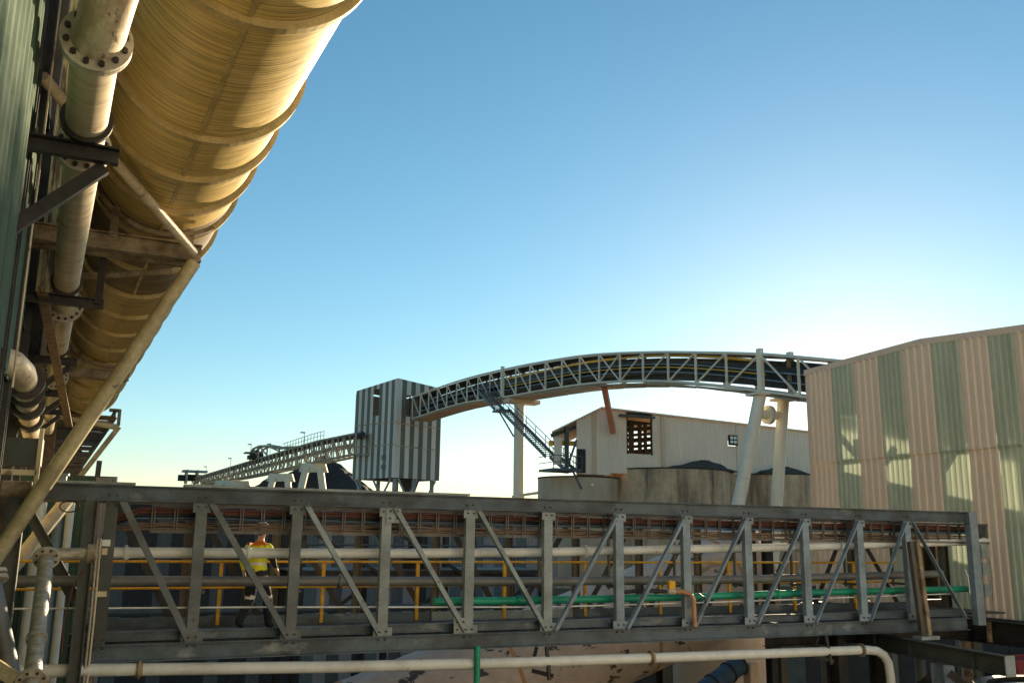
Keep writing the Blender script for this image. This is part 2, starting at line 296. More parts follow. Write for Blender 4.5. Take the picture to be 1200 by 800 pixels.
MB().ibeam((-.1, YF, -.235), (19.0, YF, -.235), .20, .27, side=(0, 0, 1)).build('bottom_chord', 'farsteel', br)
for x in PX:
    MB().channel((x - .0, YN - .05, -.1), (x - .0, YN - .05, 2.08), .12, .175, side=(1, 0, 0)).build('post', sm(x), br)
    MB().ibeam((x, YF, -.1), (x, YF, 2.08), .12, .14, side=(1, 0, 0)).build('post', 'farsteel', br)
    MB().ibeam((x, YN + .1, -.28), (x, YF - .1, -.28), .12, .16, side=(0, 0, 1)).build('cross_beam', 'steeldark', br)
    MB().bar((x, YN + .1, 2.22), (x, YF - .1, 2.22), .1, .12, side=(0, 0, 1)).build('cross_beam', 'steeldark', br)
for x in PX[1:]:
    zz = 1.27 + max(0, x - 5) * .026
    MB().bar((x + .13, YN + .05, zz - .11), (x + .13, 16.95, zz - .11), .05, .05).bar((x + .13, YN + .05, .66), (x + .13, 17.0, .66), .05, .05).bar((x + .13, 16.92, .6), (x + .13, 16.92, 2.1), .04, .05).build('pipe_support', 'steeldark', br)
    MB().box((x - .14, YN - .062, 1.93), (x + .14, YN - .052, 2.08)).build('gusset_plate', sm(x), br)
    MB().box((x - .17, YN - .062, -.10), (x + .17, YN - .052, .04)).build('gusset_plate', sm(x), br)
boltm = MB().tube((0, 0, 0), (0, -.03, 0), .017, 6).mesh('bolt', 'bolt')
for x in PX:
    for dx in (-.06, .06):
        for z in (2.17, -.17, 2.02, -.03): place('bolt', boltm, (x + dx, YN - (.008 if abs(z) > 2.1 or z == -.17 else .06), z), br)
top2bot = [(.34, 1.7), (1.7, 3.27), (3.27, 4.85), (4.85, 6.45), (6.45, 8.05), (9.62, 8.05), (11.2, 9.62), (12.75, 11.2), (14.3, 12.75), (15.85, 14.3), (17.3, 15.85), (17.3, 18.95)]
for a, b in top2bot:
    s = 1 if b > a else -1
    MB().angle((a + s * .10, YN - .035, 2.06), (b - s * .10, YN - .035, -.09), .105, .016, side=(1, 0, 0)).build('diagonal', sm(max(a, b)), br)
    MB().angle((b - s * .10, YF - .03, 2.06), (a + s * .10, YF - .03, -.09), .1, .016, side=(1, 0, 0)).build('diagonal', 'farsteel', br) if False else \
    MB().bar((a + s * .10, YF - .03, 2.06), (b - s * .10, YF - .03, -.09), .02, .11, side=(1, 0, 0)).build('diagonal', 'black', br)
MB().box((4.83, YN - .075, 1.82), (5.10, YN - .055, 2.09)).build('gusset_plate', 'steel', br)
MB().box((6.16, YN - .075, -.10), (6.42, YN - .055, .17)).build('gusset_plate', 'steel', br)
for (gx, gz) in ((4.9, 2.03), (5.03, 2.03), (4.9, 1.9), (5.03, 1.9), (6.22, .1), (6.34, .1), (6.22, -.03), (6.34, -.03)): place('bolt', boltm, (gx, YN - .075, gz), br)
for x in (5.3, 13.6): MB().box((x - .16, YN - .012 - .006, -.33), (x + .16, YN - .010, -.14)).build('splice_plate', 'chord', br)
MB().box((19.22, YN - .14, -.27), (19.47, YN + .02, 2.34)).build('end_post', 'steelblue', br)
x = 0.0
while x < 19.0:   # deck panels
    MB().box((x, YN + .16, -.06), (x + 1.56, YF - .15, -.02)).build('deck_panel', 'grating', br); x += 1.58
for k in range(6):
    MB().channel((k * 3.16 + .02, YN + .16, -.005), (k * 3.16 + 3.14, YN + .16, -.005), .05, .15, side=(0, 0, 1)).build('toe_board', 'chord', br)
    MB().box((k * 3.16 + .02, YF - .17, -.02), (k * 3.16 + 3.14, YF - .155, .15)).build('toe_board', 'chord' if k != 2 else 'steel', br)
hr = MB().tube((-1.1, 17.9, 1.1), (18.6, 17.9, 1.1), .024, 8).build('handrail', 'yellow', br)
MB().tube((-1.1, 17.9, .645), (18.6, 17.9, .645), .022, 8).build('mid_rail', 'yellow', hr)
for k in range(9):
    x = 2.29 + 1.865 * k; MB().bar((x, 17.93, 0), (x, 17.93, 1.09), .06, .06).build('rail_post', 'yellow', hr)
for x0, x1 in ((-.62, .65), (1.4, 6.4)): MB().box((x0, YN - .12, 2.335), (x1, YN + .25, 2.375)).build('cover_plate', 'steel', br)
# columns at the left end of the bridge
def column(x, y, z0, z1, wd, mat, label): return MB().ibeam((x, y, z0), (x, y, z1), .2, wd, side=(1, 0, 0)).build('support_column', mat, label=label, cat='column')
column(.04, 16.06, -8, 2.08, .18, 'steeldark', 'dark green steel column before the left end of the truss bridge')
column(-1.0, 16.1, -8, 2.34, .24, 'steeldark', 'dark steel column at the far left edge holding the bridge chord')
for i, (dx, r, mt) in enumerate(((.17, .022, 'galv'), (.22, .016, 'creampipe'))):
    MB().path([(dx, 16.12, -2.5), (dx + .015, 16.11, .3), (dx, 16.12, 1.5)], r, 8).build('conduit', mt, label=('thicker galvanised' if i == 0 else 'thinner cream') + ' conduit clipped to the dark green column', cat='conduit')
jb = thing('junction_box', (.3, 16.15, 1.2), 'small pale junction box on the column at the bridge left end', 'junction box')
MB().box((.24, 16.1, 1.38), (.36, 16.2, 1.48)).build('box', 'whitepipe', jb); MB().box((.25, 16.09, 1.25), (.33, 16.16, 1.35)).build('gland_plate', 'creampipe', jb); MB().box((.22, 16.1, .62), (.38, 16.2, .70)).build('lower_box', 'creampipe', jb)

# cable tray and cables
TY = 16.56
ct = thing('cable_tray', (10.4, TY, 1.6), 'dark steel ladder cable tray hung under the bridge top chord', 'cable tray')
for z in (1.615, 2.04): MB().channel((.95, TY, z), (20.25, TY, z), .05, .045, side=(0, 0, 1)).build('side_rail', 'traysteel', ct)
MB().box((.95, TY + .15, 1.80), (20.2, TY + .16, 1.815)).build('mid_rail', 'traysteel', ct)
rung = MB().box((-.03, -.02, 0), (-.012, .0, .42)).box((.012, -.02, 0), (.03, .0, .42)).mesh('rung', 'traysteel')
k = 0
while .98 + k * .352 < 20.2: place('rung', rung, (.98 + k * .352, TY, 1.62), ct); k += 1
MB().box((20.2, TY - .02, 1.58), (20.26, TY + .2, 2.07)).build('end_plate', 'traysteel', ct)
cabs = [('cab_red', 1.985, .02, .026), ('cab_red', 1.95, .05, .024), ('cab_red', 1.97, .10, .026), ('cab_red', 1.925, .03, .02), ('cab_black', 1.89, .05, .03), ('cab_black', 1.85, .06, .026),
        ('cab_blue', 1.835, .02, .018), ('cab_black', 1.88, .11, .026), ('cab_tan', 1.70, .02, .017), ('cab_tan', 1.665, .05, .017), ('cab_tan', 1.735, .05, .015), ('cab_tan', 1.69, .09, .017), ('cab_tan', 1.76, .10, .014), ('cab_black', 1.715, .12, .02), ('cab_tan', 1.65, .10, .016)]
lab = {'cab_red': 'reddish power cable in the upper layer of the tray', 'cab_black': 'thick black cable lying in the middle of the tray', 'cab_blue': 'single slate blue cable in the tray', 'cab_tan': 'thin tan cable in the lower layer of the tray'}
for i, (mt, z, dy, r) in enumerate(cabs):
    pts = [(.28 + random.uniform(-.05, .05), TY + .1 + dy, .9 if i % 4 == 0 else 1.45), (.30 + .1 * random.random(), TY + .05 + dy, 1.68), (.42 + .1 * random.random(), TY + dy + .02, z - .12 if z > 1.8 else z - .02), (.75, TY + dy + .02, z - .01)]
    x = 1.2
    while x < 20.15:
        pts.append((x, TY + .02 + dy + random.uniform(-.012, .012), z + random.uniform(-.014, .012) * (2.2 if mt == 'cab_tan' else 1))); x += .55
    MB().path(pts, r, 6).build('cable', mt, label=lab[mt], cat='cable', group={'cab_red': 'red cables in the tray', 'cab_black': 'black cables in the tray', 'cab_blue': 'blue cable in the tray', 'cab_tan': 'tan cables in the tray'}[mt])
lp = [(-.28 + .14 * math.cos(a) * 1.0, 16.45, 1.98 + .085 * math.sin(a)) for a in [i * math.pi / 8 for i in range(17)]]
MB().path(lp, .012, 6).build('cable_loop', 'cab_red', label='small coiled loop of red cable hanging under the bridge chord at left', cat='cable')
MB().path([(.02, 16.0, 1.0), (-.1, 15.98, .8), (-.18, 15.98, .3), (-.16, 15.98, -.2)], .012, 6).build('hanging_cable', 'cab_red', label='single loose red cable drooping beside the lagged pipe', cat='cable')

# pipes on the bridge
def pipe(name, pts, r, mat, label, coup=(), cmat='flange', n=12, cr=1.5, cat='pipe'):
    t = thing(name, (pts[0][0], pts[0][1], pts[0][2] - r), label, cat)
    MB().path(pts, r, n).build('run', mat, t)
    for (p, d) in coup:
        p, d = V3(p), V3(d).normalized()
        MB().tube(p - d * .02, p + d * .02, r * cr, 14).tube(p - d * .05, p + d * .05, r * 1.14, 12).build('coupling', cmat, t)
    return t
up = [(.1, 16.68, 1.27), (4.9, 16.66, 1.28), (8.2, 16.64, 1.32), (11.3, 16.62, 1.40), (14.5, 16.60, 1.47), (19.5, 16.60, 1.63), (20.3, 16.60, 1.66)]
pipe('water_pipe', up, .085, 'whitepipe', 'upper white pipe running the bridge at chest height', [((.62, 16.68, 1.27), (1, 0, 0)), ((2.55, 16.67, 1.274), (1, 0, 0)), ((9.05, 16.635, 1.34), (1, 0, .02)), ((15.55, 16.60, 1.505), (1, 0, .03))], 'whitepipe')
pipe('slurry_pipe', [(-1.1, 16.82, .83), (3, 16.82, .80), (8, 16.82, .765), (13, 16.82, .775), (18.9, 16.82, .87)], .085, 'greypipe', 'dull grey pipe at hip height along the bridge', [((4.2, 16.82, .79), (1, 0, 0)), ((13.9, 16.82, .79), (1, 0, 0))], 'greypipe')
pipe('green_pipe', [(5.9, 16.62, .43), (8.2, 16.62, .425), (11.3, 16.62, .44), (14.6, 16.62, .49), (19.8, 16.62, .53)], .072, 'greenpipe', 'long bright green pipe along the right half of the bridge', [((7.6, 16.62, .43), (1, 0, 0)), ((13.75, 16.62, .475), (1, 0, 0))], 'greenpipe', cr=1.35)
pipe('conduit', [(-1.1, 16.47, .44), (2.7, 16.47, .40), (8.1, 16.46, .31), (12, 16.46, .34), (18.8, 16.46, .43)], .016, 'whitepipe', 'thin pale conduit below the grey pipe along the bridge', n=6, cat='conduit')
low = [(-1.6, 16.18, -.42), (.3, 16.18, -.46), (4.1, 16.18, -.57), (7.3, 16.18, -.63), (10.2, 16.18, -.66), (15.75, 16.18, -.70), (16.05, 16.18, -.73), (16.25, 16.18, -.83), (16.36, 16.18, -1.0), (16.4, 16.18, -1.3), (16.4, 16.18, -5.0)]
t = pipe('low_white_pipe', low, .095, 'whitepipe', 'white pipe slung under the bridge, bending down at its right end', [((.95, 16.18, -.485), (1, 0, -.02)), ((10.25, 16.18, -.66), (1, 0, 0)), ((15.6, 16.18, -.70), (1, 0, 0))], 'rusty')
for x in (7.95, 14.6):
    h = MB().bar((x - .16, 16.2, -.38), (x - .16, 16.32, -.62), .05, .05).bar((x + .05, 16.2, -.38), (x + .05, 16.08, -.95), .06, .06).bar((x - .2, 16.3, -.80), (x + .12, 16.06, -.88), .06, .07)
    h.build('pipe_hanger', 'black', label='black steel hanger %s under the bridge chord' % ('holding the low white pipe midway' if x < 10 else 'of the low white pipe near its bend'), cat='bracket')
MB().path([(6.55, 16.05, -.3), (6.55, 16.05, -8)], .058, 12).build('green_downpipe', 'greenpipe', label='vertical green pipe dropping below the bridge', cat='pipe')
vp = thing('valve_pipe', (11.22, 16.2, -.1), 'orange brown pipe with a yellow valve handle on the bridge', 'pipe')
MB().path([(11.26, 16.14, -.1), (11.25, 16.14, .42), (11.2, 16.16, .52), (11.08, 16.22, .57), (10.9, 16.3, .57)], .048, 10).build('run', 'copper', vp)
MB().tube((10.92, 16.29, .57), (10.78, 16.34, .57), .062, 10).build('valve_body', 'flange', vp); MB().box((10.78, 16.28, .63), (10.92, 16.38, .78)).build('valve_handle', 'yellow', vp)
MB().path([(10.75, 16.35, .57), (10.3, 16.5, .6), (9.9, 16.55, .56)], .04, 8).build('hose', 'black', vp)
MB().path([(11.4, 16.2, .55), (11.55, 16.18, .45), (11.6, 16.2, .2), (11.45, 16.22, .15)], .014, 6).build('hose_loop', 'black', vp)
bp = thing('channel_upright', (17.15, 15.92, -.4), 'leaning pair of weathered channel uprights before the bridge right end', 'steel upright')
for dx in (0, .2): MB().channel((17.18 + dx, 15.9, -.42), (17.02 + dx, 15.9, 1.62), .1, .10, side=(1, 0, 0)).build('channel', 'rusty' if dx else 'farsteel', bp)
MB().box((17.0, 15.8, -.50), (17.55, 16.06, -.425)).build('foot_plate', 'steel', bp)
sp = thing('switch_panel', (19.9, 16.4, 0), 'small grey switch boxes with bent conduits beyond the bridge end post', 'switch panel')
for z in (.35, .85, 1.25): MB().box((19.75, 16.35, z), (19.98, 16.5, z + .3)).build('box', 'steel', sp)
MB().path([(20.05, 16.4, 0), (20.1, 16.4, .8), (20.05, 16.4, 1.3)], .02, 6).build('conduit', 'galv', sp); MB().bar((19.86, 16.52, -.1), (19.86, 16.52, 1.6), .05, .05).build('stand', 'black', sp)
MB().path([(18.95, 16.1, .45), (18.93, 16.1, .85), (18.85, 16.1, 1.0)], .012, 6).build('bent_rod', 'white', label='thin white bent rod beside the bridge end post', cat='rod')

# ------------------------------------------------------------------ big duct, upper left
CN, CZ, R = 1.38, 7.65, 1.16
du = thing('round_duct', W(CN, 20, CZ - R), 'huge ochre round duct with ring stiffeners overhead at upper left', 'duct')
NA, mbd = 96, MB(); ts = [1.0 + i * (43 - 1.0) / 60 for i in range(61)]; vs = []
for t in ts:
    for k in range(NA):
        a = 2 * math.pi * k / NA; vs.append(W(CN + R * math.cos(a), t, CZ + R * math.sin(a)))
fs = [(i * NA + k, i * NA + (k + 1) % NA, (i + 1) * NA + (k + 1) % NA, (i + 1) * NA + k) for i in range(60) for k in range(NA)]
MT['tube_soot'] = M('sooty_ochre_paint', (.24, .18, .10), (.06, .042, .025), .85, 1.0, (.9, 16, .9), .40, .62, (.05, .038, .026), .50, .64, .9, (1, .7, 1), .65, 0, .4, 1.6, (.4, 20, .4), .15)  # darker ochre on the middle shell course
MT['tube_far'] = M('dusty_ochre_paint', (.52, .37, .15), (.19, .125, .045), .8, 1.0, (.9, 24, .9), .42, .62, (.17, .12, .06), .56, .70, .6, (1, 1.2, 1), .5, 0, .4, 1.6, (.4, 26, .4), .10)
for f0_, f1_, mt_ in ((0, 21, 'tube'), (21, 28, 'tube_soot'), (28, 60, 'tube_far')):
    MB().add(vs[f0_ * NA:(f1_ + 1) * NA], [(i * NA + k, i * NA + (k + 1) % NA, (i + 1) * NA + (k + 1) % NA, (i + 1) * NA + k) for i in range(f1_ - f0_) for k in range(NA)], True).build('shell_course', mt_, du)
for t in (1.4, 3.9, 6.0, 8.5, 11.58, 13.1, 14.6, 16.2, 18.4, 20.6, 22.8, 25, 27.3, 29.6, 32, 35.3, 39, 42.9):
    MB().ring(W(CN, t, CZ), TD, R - .02, R + .085, .11, 72).build('ring_stiffener', 'ring', du)
MB().bar(W(CN - .05, 1, CZ - R - .006), W(CN - .05, 43, CZ - R - .006), .05, .02).build('bottom_seam', 'ring', du)
# saddle frame and struts
def saddle(t, n1, label, strut=True):
    s = thing('saddle_frame', W(.6, t, 5.98), label, 'steel frame')
    MB().ibeam(W(-.7, t, 6.12), W(n1, t, 6.12), .2, .28, side=(0, 0, 1)).build('beam', 'rusty', s)
    MB().ibeam(W(-.7, t + .45, 6.12), W(n1 - .05, t + .45, 6.12), .14, .24, side=(0, 0, 1)).build('beam', 'rusty', s)
    for n in (.62, 1.78):
        z = CZ - math.sqrt(max(0, (R + .04) ** 2 - (n - CN) ** 2))
        MB().ibeam(W(n, t, 6.2), W(n, t, z), .12, .12).build('cradle_post', 'rusty', s)
    pts = []
    for i in range(19):
        a = math.radians(-142 + i * 88 / 18); pts.append((a,))
    mb = MB(); vs = []
    for (a,) in pts:
        for rr, tt in ((R + .09, -.09), (R + .16, -.09), (R + .16, .09), (R + .09, .09)): vs.append(W(CN + rr * math.cos(a), t + tt, CZ + rr * math.sin(a)))
    fs = [(i * 4 + j, i * 4 + (j + 1) % 4, i * 4 + 4 + (j + 1) % 4, i * 4 + 4 + j) for i in range(18) for j in range(4)]
    mb.add(vs, fs).build('curved_cradle', 'rusty', s)
    return s
saddle(15.6, 1.98, 'rusty cradle frame under the nearer length of the ochre duct')
saddle(29.5, 2.0, 'rusty cradle frame under the farther length of the ochre duct')
MB().tube(W(1.86, 15.45, 5.93), W(-1.25, 15.35, -.35), .113, 20).build('diagonal_strut', 'strut', label='thick khaki tubular strut slanting from the duct cradle to lower left', cat='strut')
MB().tube(W(-.5, 11.9, 7.0), W(1.82, 15.3, 6.05), .075, 14).build('tie_strut', 'creampipe', label='cream tubular tie crossing under the duct behind the flanged pipe', cat='strut')
MB().tube(W(.1, 17.3, 5.9), W(1.7, 17.0, 6.15), .06, 10).build('cross_tie', 'rusty', label='short rusty tube tie just below the duct cradle', cat='strut')
MB().angle(W(-.38, 16.4, 5.32), W(.36, 24.2, 4.0), .16, .03).build('rusted_angle', 'brownrust', label='brown rusted angle bar hanging in front of the flanged pipe', cat='steel angle')
# flanged cream pipe along the wall
fp = thing('flanged_pipe', W(.03, 18, 5.4), 'cream flanged pipe running overhead between the green wall and the duct', 'pipe')
pz, pr, pn = 5.6, .195, .03
MB().tube(W(pn, 7.95, pz), W(pn, 42, pz), pr, 40).build('run', 'creampipe', fp)
eb = [W(pn, 7.9, pz)] + [W(pn + .02 + .9 * (1 - math.cos(a)) * .35, 7.9 - 1.1 * math.sin(a), pz + 1.1 * (1 - math.cos(a))) for a in [math.radians(d) for d in range(10, 91, 10)]] + [W(pn + .35, 6.75, pz + 2.5)]
MB().path(eb, pr * 1.03, 28).build('elbow', 'elbow', fp)
fb = MB().tube((0, -.075, 0), (0, .095, 0), .027, 6).mesh('bolt', 'bolt')
for t, rr, nb in ((7.88, .285, 12), (10.35, .28, 12), (18.2, .33, 16), (27.2, .33, 16), (36, .33, 12)):
    fl = MB().ring(W(pn, t, pz), TD, .10, rr, .045, 40).ring(W(pn, t + .06, pz), TD, .10, rr, .045, 40).build('flange', 'flange', fp)
    for k in range(nb):
        a = 2 * math.pi * (k + .5) / nb; place('bolt', fb, W(pn + (rr - .055) * math.cos(a), t + .02, pz + (rr - .055) * math.sin(a)), fl)
# black pipe brackets
def bracket(t, n1, label, post=False, brace=True):
    b = thing('pipe_bracket', W(-.4, t, 4.5), label, 'bracket'); z = pz - pr - .1
    MB().channel(W(-.8, t, z), W(n1, t, z), .1, .17, side=(0, 0, 1)).build('arm', 'black', b)
    if brace: MB().bar(W(n1 - .12, t + .05, z - .1), W(-.6, t + .05, z - .95), .1, .13, side=(0, 0, 1)).build('brace', 'black', b)
    if post: MB().bar(W(n1 - .08, t, z), W(n1 - .08, t, z + .95), .12, .15).build('upright', 'black', b)
    MB().ring(W(pn, t - .14, pz), TD, pr + .003, pr + .05, .07, 32).build('pipe_clamp', 'bolt', b)
bracket(9.75, .36, 'nearest black bracket with a brace below the flanged pipe')
bracket(16.6, .62, 'black bracket with a tall upright below the flanged pipe', True, False)
bracket(22.8, .42, 'black bracket behind the brown rusted angle bar')
bracket(28.5, .42, 'small black bracket at the flanged pipe just under its far flange')
bracket(33, .42, 'farthest tiny black bracket on the flanged pipe')
# green wall and recessed wall
gw = thing('green_wall', W(-.42, 8, -8), 'green corrugated steel wall along the left edge', 'wall')
def tc(n, t0, t1, z0, z1, mat, name, pitch=.42): return MB().corr(W(n, t1, 0), -TD, t1 - t0, z0, z1, ND, pitch, .016).build(name, mat, gw)
tc(-.42, 1.0, 8.75, 2.2, 13, 'greenclad', 'wall_panel'); tc(-.48, 8.6, 14.6, 3.3, 6.25, 'greenclad', 'wall_panel')
tc(-.60, 9.0, 16.1, -.6, 3.75, 'greenclad', 'wall_panel'); tc(-.47, 1.0, 9.2, -8, 2.3, 'greenclad', 'wall_panel')
rw = thing('recessed_wall', W(-1.3, 22, -8), 'shadowed ochre streaked wall recessed behind the green cladding', 'wall')
MB().corr(W(-.72, 46, 0), -TD, 36.5, -8, 14, ND, .6, .04).build('sheeting', 'yclad', rw)
MB().box(tuple(W(-.7, 45, -8)), tuple(W(.35, 45.3, 14))).build('end_sheet', 'brownrust', rw)
MB().corr(W(-.72, 21, 0), ND, .72, 6.4, 15, -TD, .18, .03).build('return_sheet', 'yclad', rw)
for t in (10.2, 12.4, 17.5, 24, 31): MB().ibeam(W(-.52, t, -8), W(-.52, t, 13), .16, .24).build('stanchion', 'black', rw)
for z in (5.0, 6.9, 8.6): MB().channel(W(-.6, 9.6, z), W(-.6, 34, z), .08, .22, side=(0, 0, 1)).build('sheeting_rail', 'black', rw)
MB().path([W(-.36, 10.5, 3), W(-.36, 10.5, 10)], .012, 6).build('thin_conduit', 'creampipe', rw)
# pipe with black collars beside the wall
cp = thing('collared_pipe', W(-.28, 15, 3.1), 'short cream pipe with thick black collars beside the green wall', 'pipe')
MB().path([W(-.95, 12.0, 3.56), W(-.62, 12.02, 3.54), W(-.44, 12.15, 3.5), W(-.35, 12.45, 3.45), W(-.325, 12.9, 3.42), W(-.27, 20, 3.42)], .155, 28).build('run', 'elbow', cp)
for t, rr, th in ((12.95, .225, .16), (13.9, .22, .10), (15.3, .23, .3), (17.4, .21, .4)): MB().ring(W(-.32 + .006 * (t - 11), t, 3.42), TD, .12, rr, th, 36).build('collar', 'bolt', cp)
vb = thing('valve_housing', W(-.25, 16.4, 2.2), 'dark green housing in a pale frame under the collared pipe', 'machine housing')
MB().box((-1.28, 15.6, 2.55), (-.72, 16.0, 2.95)).build('box', 'steeldark', vb); MB().box((-1.28, 15.55, 2.4), (-.76, 15.6, 2.48)).build('frame_rail', 'creampipe', vb); MB().box((-.78, 15.55, 2.1), (-.72, 15.6, 3.1)).build('frame_post', 'creampipe', vb)
MB().tube((-1.2, 15.7, 2.2), (-.8, 15.7, 2.2), .12, 14).build('drum', 'rusty', vb)
# conveyor gallery after the duct
og = thing('open_conveyor', W(1.4, 60, 6), 'dark slatted conveyor gallery continuing beyond the duct end', 'conveyor')
for n in (.25, 2.55): MB().ibeam(W(n, 43.2, 6.55), W(n + (.2 if n > 1 else 0), 110, 6.55), .15, .35, side=(0, 0, 1)).build('stringer', 'rusty', og)
for k in range(36): MB().box((0, 0, 0), (2.4, 1.3, .07)).build('slat', 'rusty' if k % 3 else 'brownrust', og).location = W(1.4, 43.8 + k * 1.85, 6.45 + random.uniform(-.06, .04)) - ORG[og.name]
MB().box((0, 0, 0), (2.3, 66, .1)).build('belt', 'belt', og).location = W(1.4, 76.5, 6.85) - ORG[og.name]
es = thing('end_trestle', W(2, 44, 3), 'cream triangular trestle bracket where the duct ends', 'steel frame')
MB().tube(W(0, 43.6, 6.4), W(2.75, 43.6, 6.02), .13, 14).build('crosspipe', 'creampipe', es)
MB().bar(W(2.75, 43.6, 6.05), W(1.1, 43.6, 3.3), .18, .22).build('leg', 'strut', es); MB().bar(W(2.15, 44.2, 4.6), W(2.1, 44.2, 2.6), .22, .28).build('post', 'steeldark', es)
MB().bar(W(2.72, 43.6, 6.1), W(2.72, 43.6, 6.8), .14, .16).bar(W(2.3, 43.6, 6.75), W(2.75, 43.6, 6.75), .14, .14).build('hanger', 'rusty', es)

# ------------------------------------------------------------------ lagged pipes, lower left
lg = thing('lagged_pipe', (-.45, 13.5, -1), 'lagged galvanised pipe with flanges rising at lower left', 'pipe')
a, b = V3((-.46, 14.4, 1.24)), V3((-.40, 12.3, -.06))
MB().tube(b, a, .095, 20).build('run', 'galv', lg); dd = (a - b).normalized()
fb2 = MB().tube((0, -.03, 0), (0, .03, 0), .018, 6).mesh('bolt', 'bolt')
for p in (a, b):
    fl = MB().ring(p, dd, .06, .17, .04, 28).build('flange', 'flange', lg)
    xa = V3((1, 0, 0)); xa = (xa - dd * xa.dot(dd)).normalized(); ya = dd.cross(xa)
    for k in range(8):
        an = 2 * math.pi * (k + .5) / 8; place('bolt', fb2, p + (xa * math.cos(an) + ya * math.sin(an)) * .13 - dd * .02, fl)
MB().ring(b + dd * .75, dd, .08, .12, .05, 20).build('band', 'galv', lg)
MB().path([b, b - dd * .3, b - dd * .6 + V3((0, .1, -.25)), b - dd * .6 + V3((0, .2, -3))], .09, 16).build('lower_elbow', 'galv', lg)
MB().path([a, a + V3((.02, .08, .03)), a + V3((.14, .12, .05)), a + V3((.62, .12, .06))], .085, 14).build('side_branch', 'galv', lg)
MB().tube(a + V3((.5, .12, .06)), a + V3((.6, .12, .06)), .13, 14).build('coupling', 'rusty', lg)
dp = thing('dark_flanged_pipe', (-.9, 13, -1), 'dark pipe with a pale flange at the extreme lower left', 'pipe')
a, b = V3((-1.02, 13.6, .98)), V3((-.62, 13.2, -.25)); dd = (a - b).normalized()
MB().tube(b, a, .11, 18).build('run', 'greypipe', dp); MB().ring(a, dd, .06, .19, .05, 28).ring(a + dd * .08, dd, .06, .19, .05, 28).build('flange', 'flange', dp)
MB().path([a, a + dd * .2, a + V3((-.3, 0, .3)), a + V3((-.8, 0, .3))], .11, 14).build('elbow', 'creampipe', dp)
MB().bar((-1.6, 13.0, .55), (-.6, 13.0, -.12), .12, .16).build('sloping_member', 'strut', label='pale sloping steel member at the lower left corner', cat='steel member')
MB().ibeam((-2, 13.05, -.28), (-.35, 13.05, -.28), .15, .30, side=(0, 0, 1)).build('tan_beam', 'farsteel', label='tan horizontal beam in the lower left corner', cat='beam')
for i_, (p_, q_, lb_) in enumerate((((-.85, 17.3, 2.0), (.15, 17.3, .35), 'wide dark brace crossing behind the lagged pipe'), ((-.55, 17.5, 1.3), (.3, 17.5, -.1), 'narrower dark brace below the wide one behind the lagged pipe'))):
    MB().angle(p_, q_, .16 if i_ == 0 else .1, .02, side=(0, -1, 0)).build('sway_brace', 'steeldark', label=lb_, cat='brace')
# things seen through the left end of the truss
gb = thing('pipe_shed', (-.2, 26, -8), 'green clad shed with tan corner behind the left end of the bridge', 'building')
MB().corr((-1.9, 26, 0), (1, 0, 0), 2.0, -8, 2.95, (0, -1, 0), .16, .03).build('wall_panel', 'greenclad', gb); MB().corr((.1, 25.98, 0), (1, 0, 0), .5, -8, 2.95, (0, -1, 0), .25, .03).build('wall_panel', 'mauve', gb)
MB().box((-1.9, 26.05, -8), (.6, 29, 2.98)).build('core', 'steeldark', gb)
for i, (x, r, mt, z1, lb) in enumerate(((-1.0, .13, 'whitepipe', 2.3, 'fat white vertical pipe in front of the green shed'), (-.62, .10, 'steelblue', 2.9, 'blue grey vertical pipe in front of the green shed'), (-.38, .09, 'whitepipe', 2.5, 'slimmer white vertical pipe in front of the green shed'))):
    t = thing('riser_pipe', (x, 24, -8), lb, 'pipe'); MB().tube((x, 24, -8), (x, 24, z1), r, 14).build('run', mt, t); MB().tube((x, 24, z1 - .05), (x, 24, z1), r * 1.5, 14).build('flange', mt, t)
MB().tube((-2.1, 19.2, -.6), (-.4, 20.5, 2.2), .13, 14).build('sloping_pipe', 'creampipe', label='cream sloping pipe seen behind the khaki strut', cat='pipe')

# ------------------------------------------------------------------ low clad building behind the bridge, left panels coloured dark for shade
bw = thing('low_clad_building', (13, 60, -8), 'long low building with dark and mauve striped cladding behind the bridge', 'building')
x = -9.0; i = 0
while x < 30.3:
    if x < 12.5: mt = ('darkclad', 'darkclad', 'midclad', 'darkclad', 'darkclad', 'darkclad', 'midclad')[i % 7]
    else: mt = ('mauve', 'darkclad', 'teal', 'mauve', 'midclad')[i % 5] if x < 22 else ('mauve', 'teal')[i % 2]
    MB().corr((x, 60 - .002 * (i % 2), 0), (1, 0, 0), .80, -8, 3.25, (0, -1, 0), .27, .04).build('wall_panel', mt, bw); x += .805; i += 1
MB().box((-9.1, 60.1, -8), (x + .05, 66, 3.2)).build('core', 'steeldark', bw)
MB().box((-9.2, 59.85, 3.2), (x + .1, 66.2, 3.4)).build('roof', 'midclad', bw)
# dark service rack between
rk = thing('service_rack', (12, 36, -8), 'dark steel service rack with platforms behind the middle of the bridge', 'steel frame')
for x in (7.0, 10.2, 13.6, 16.6):
    for y in (34, 37): MB().ibeam((x, y, -8), (x, y, 2.2 if x < 15 else 1.2), .2, .25).build('post', 'black', rk)
for z in (-2.2, .2, 1.95):
    for y in (34, 37): MB().ibeam((6.8, y, z), (16.8 if z < 1 else 13.9, y, z), .15, .22, side=(0, 0, 1)).build('beam', 'black', rk)
for x in (7.0, 10.2, 13.6): MB().bar((x, 34.1, -2), (x + 3, 34.1, .2), .1, .12).bar((x + 3, 33.9, .2), (x, 33.9, 1.9 if x < 13 else .3), .1, .12).build('brace', 'black', rk)
MB().box((6.8, 34, .3), (16.8, 37, .36)).build('platform', 'grating', rk)
for z in (.8, 1.25): MB().tube((6.8, 33.9, z), (16.8, 33.9, z), .035, 6).build('guard_rail', 'bluesteel', rk)
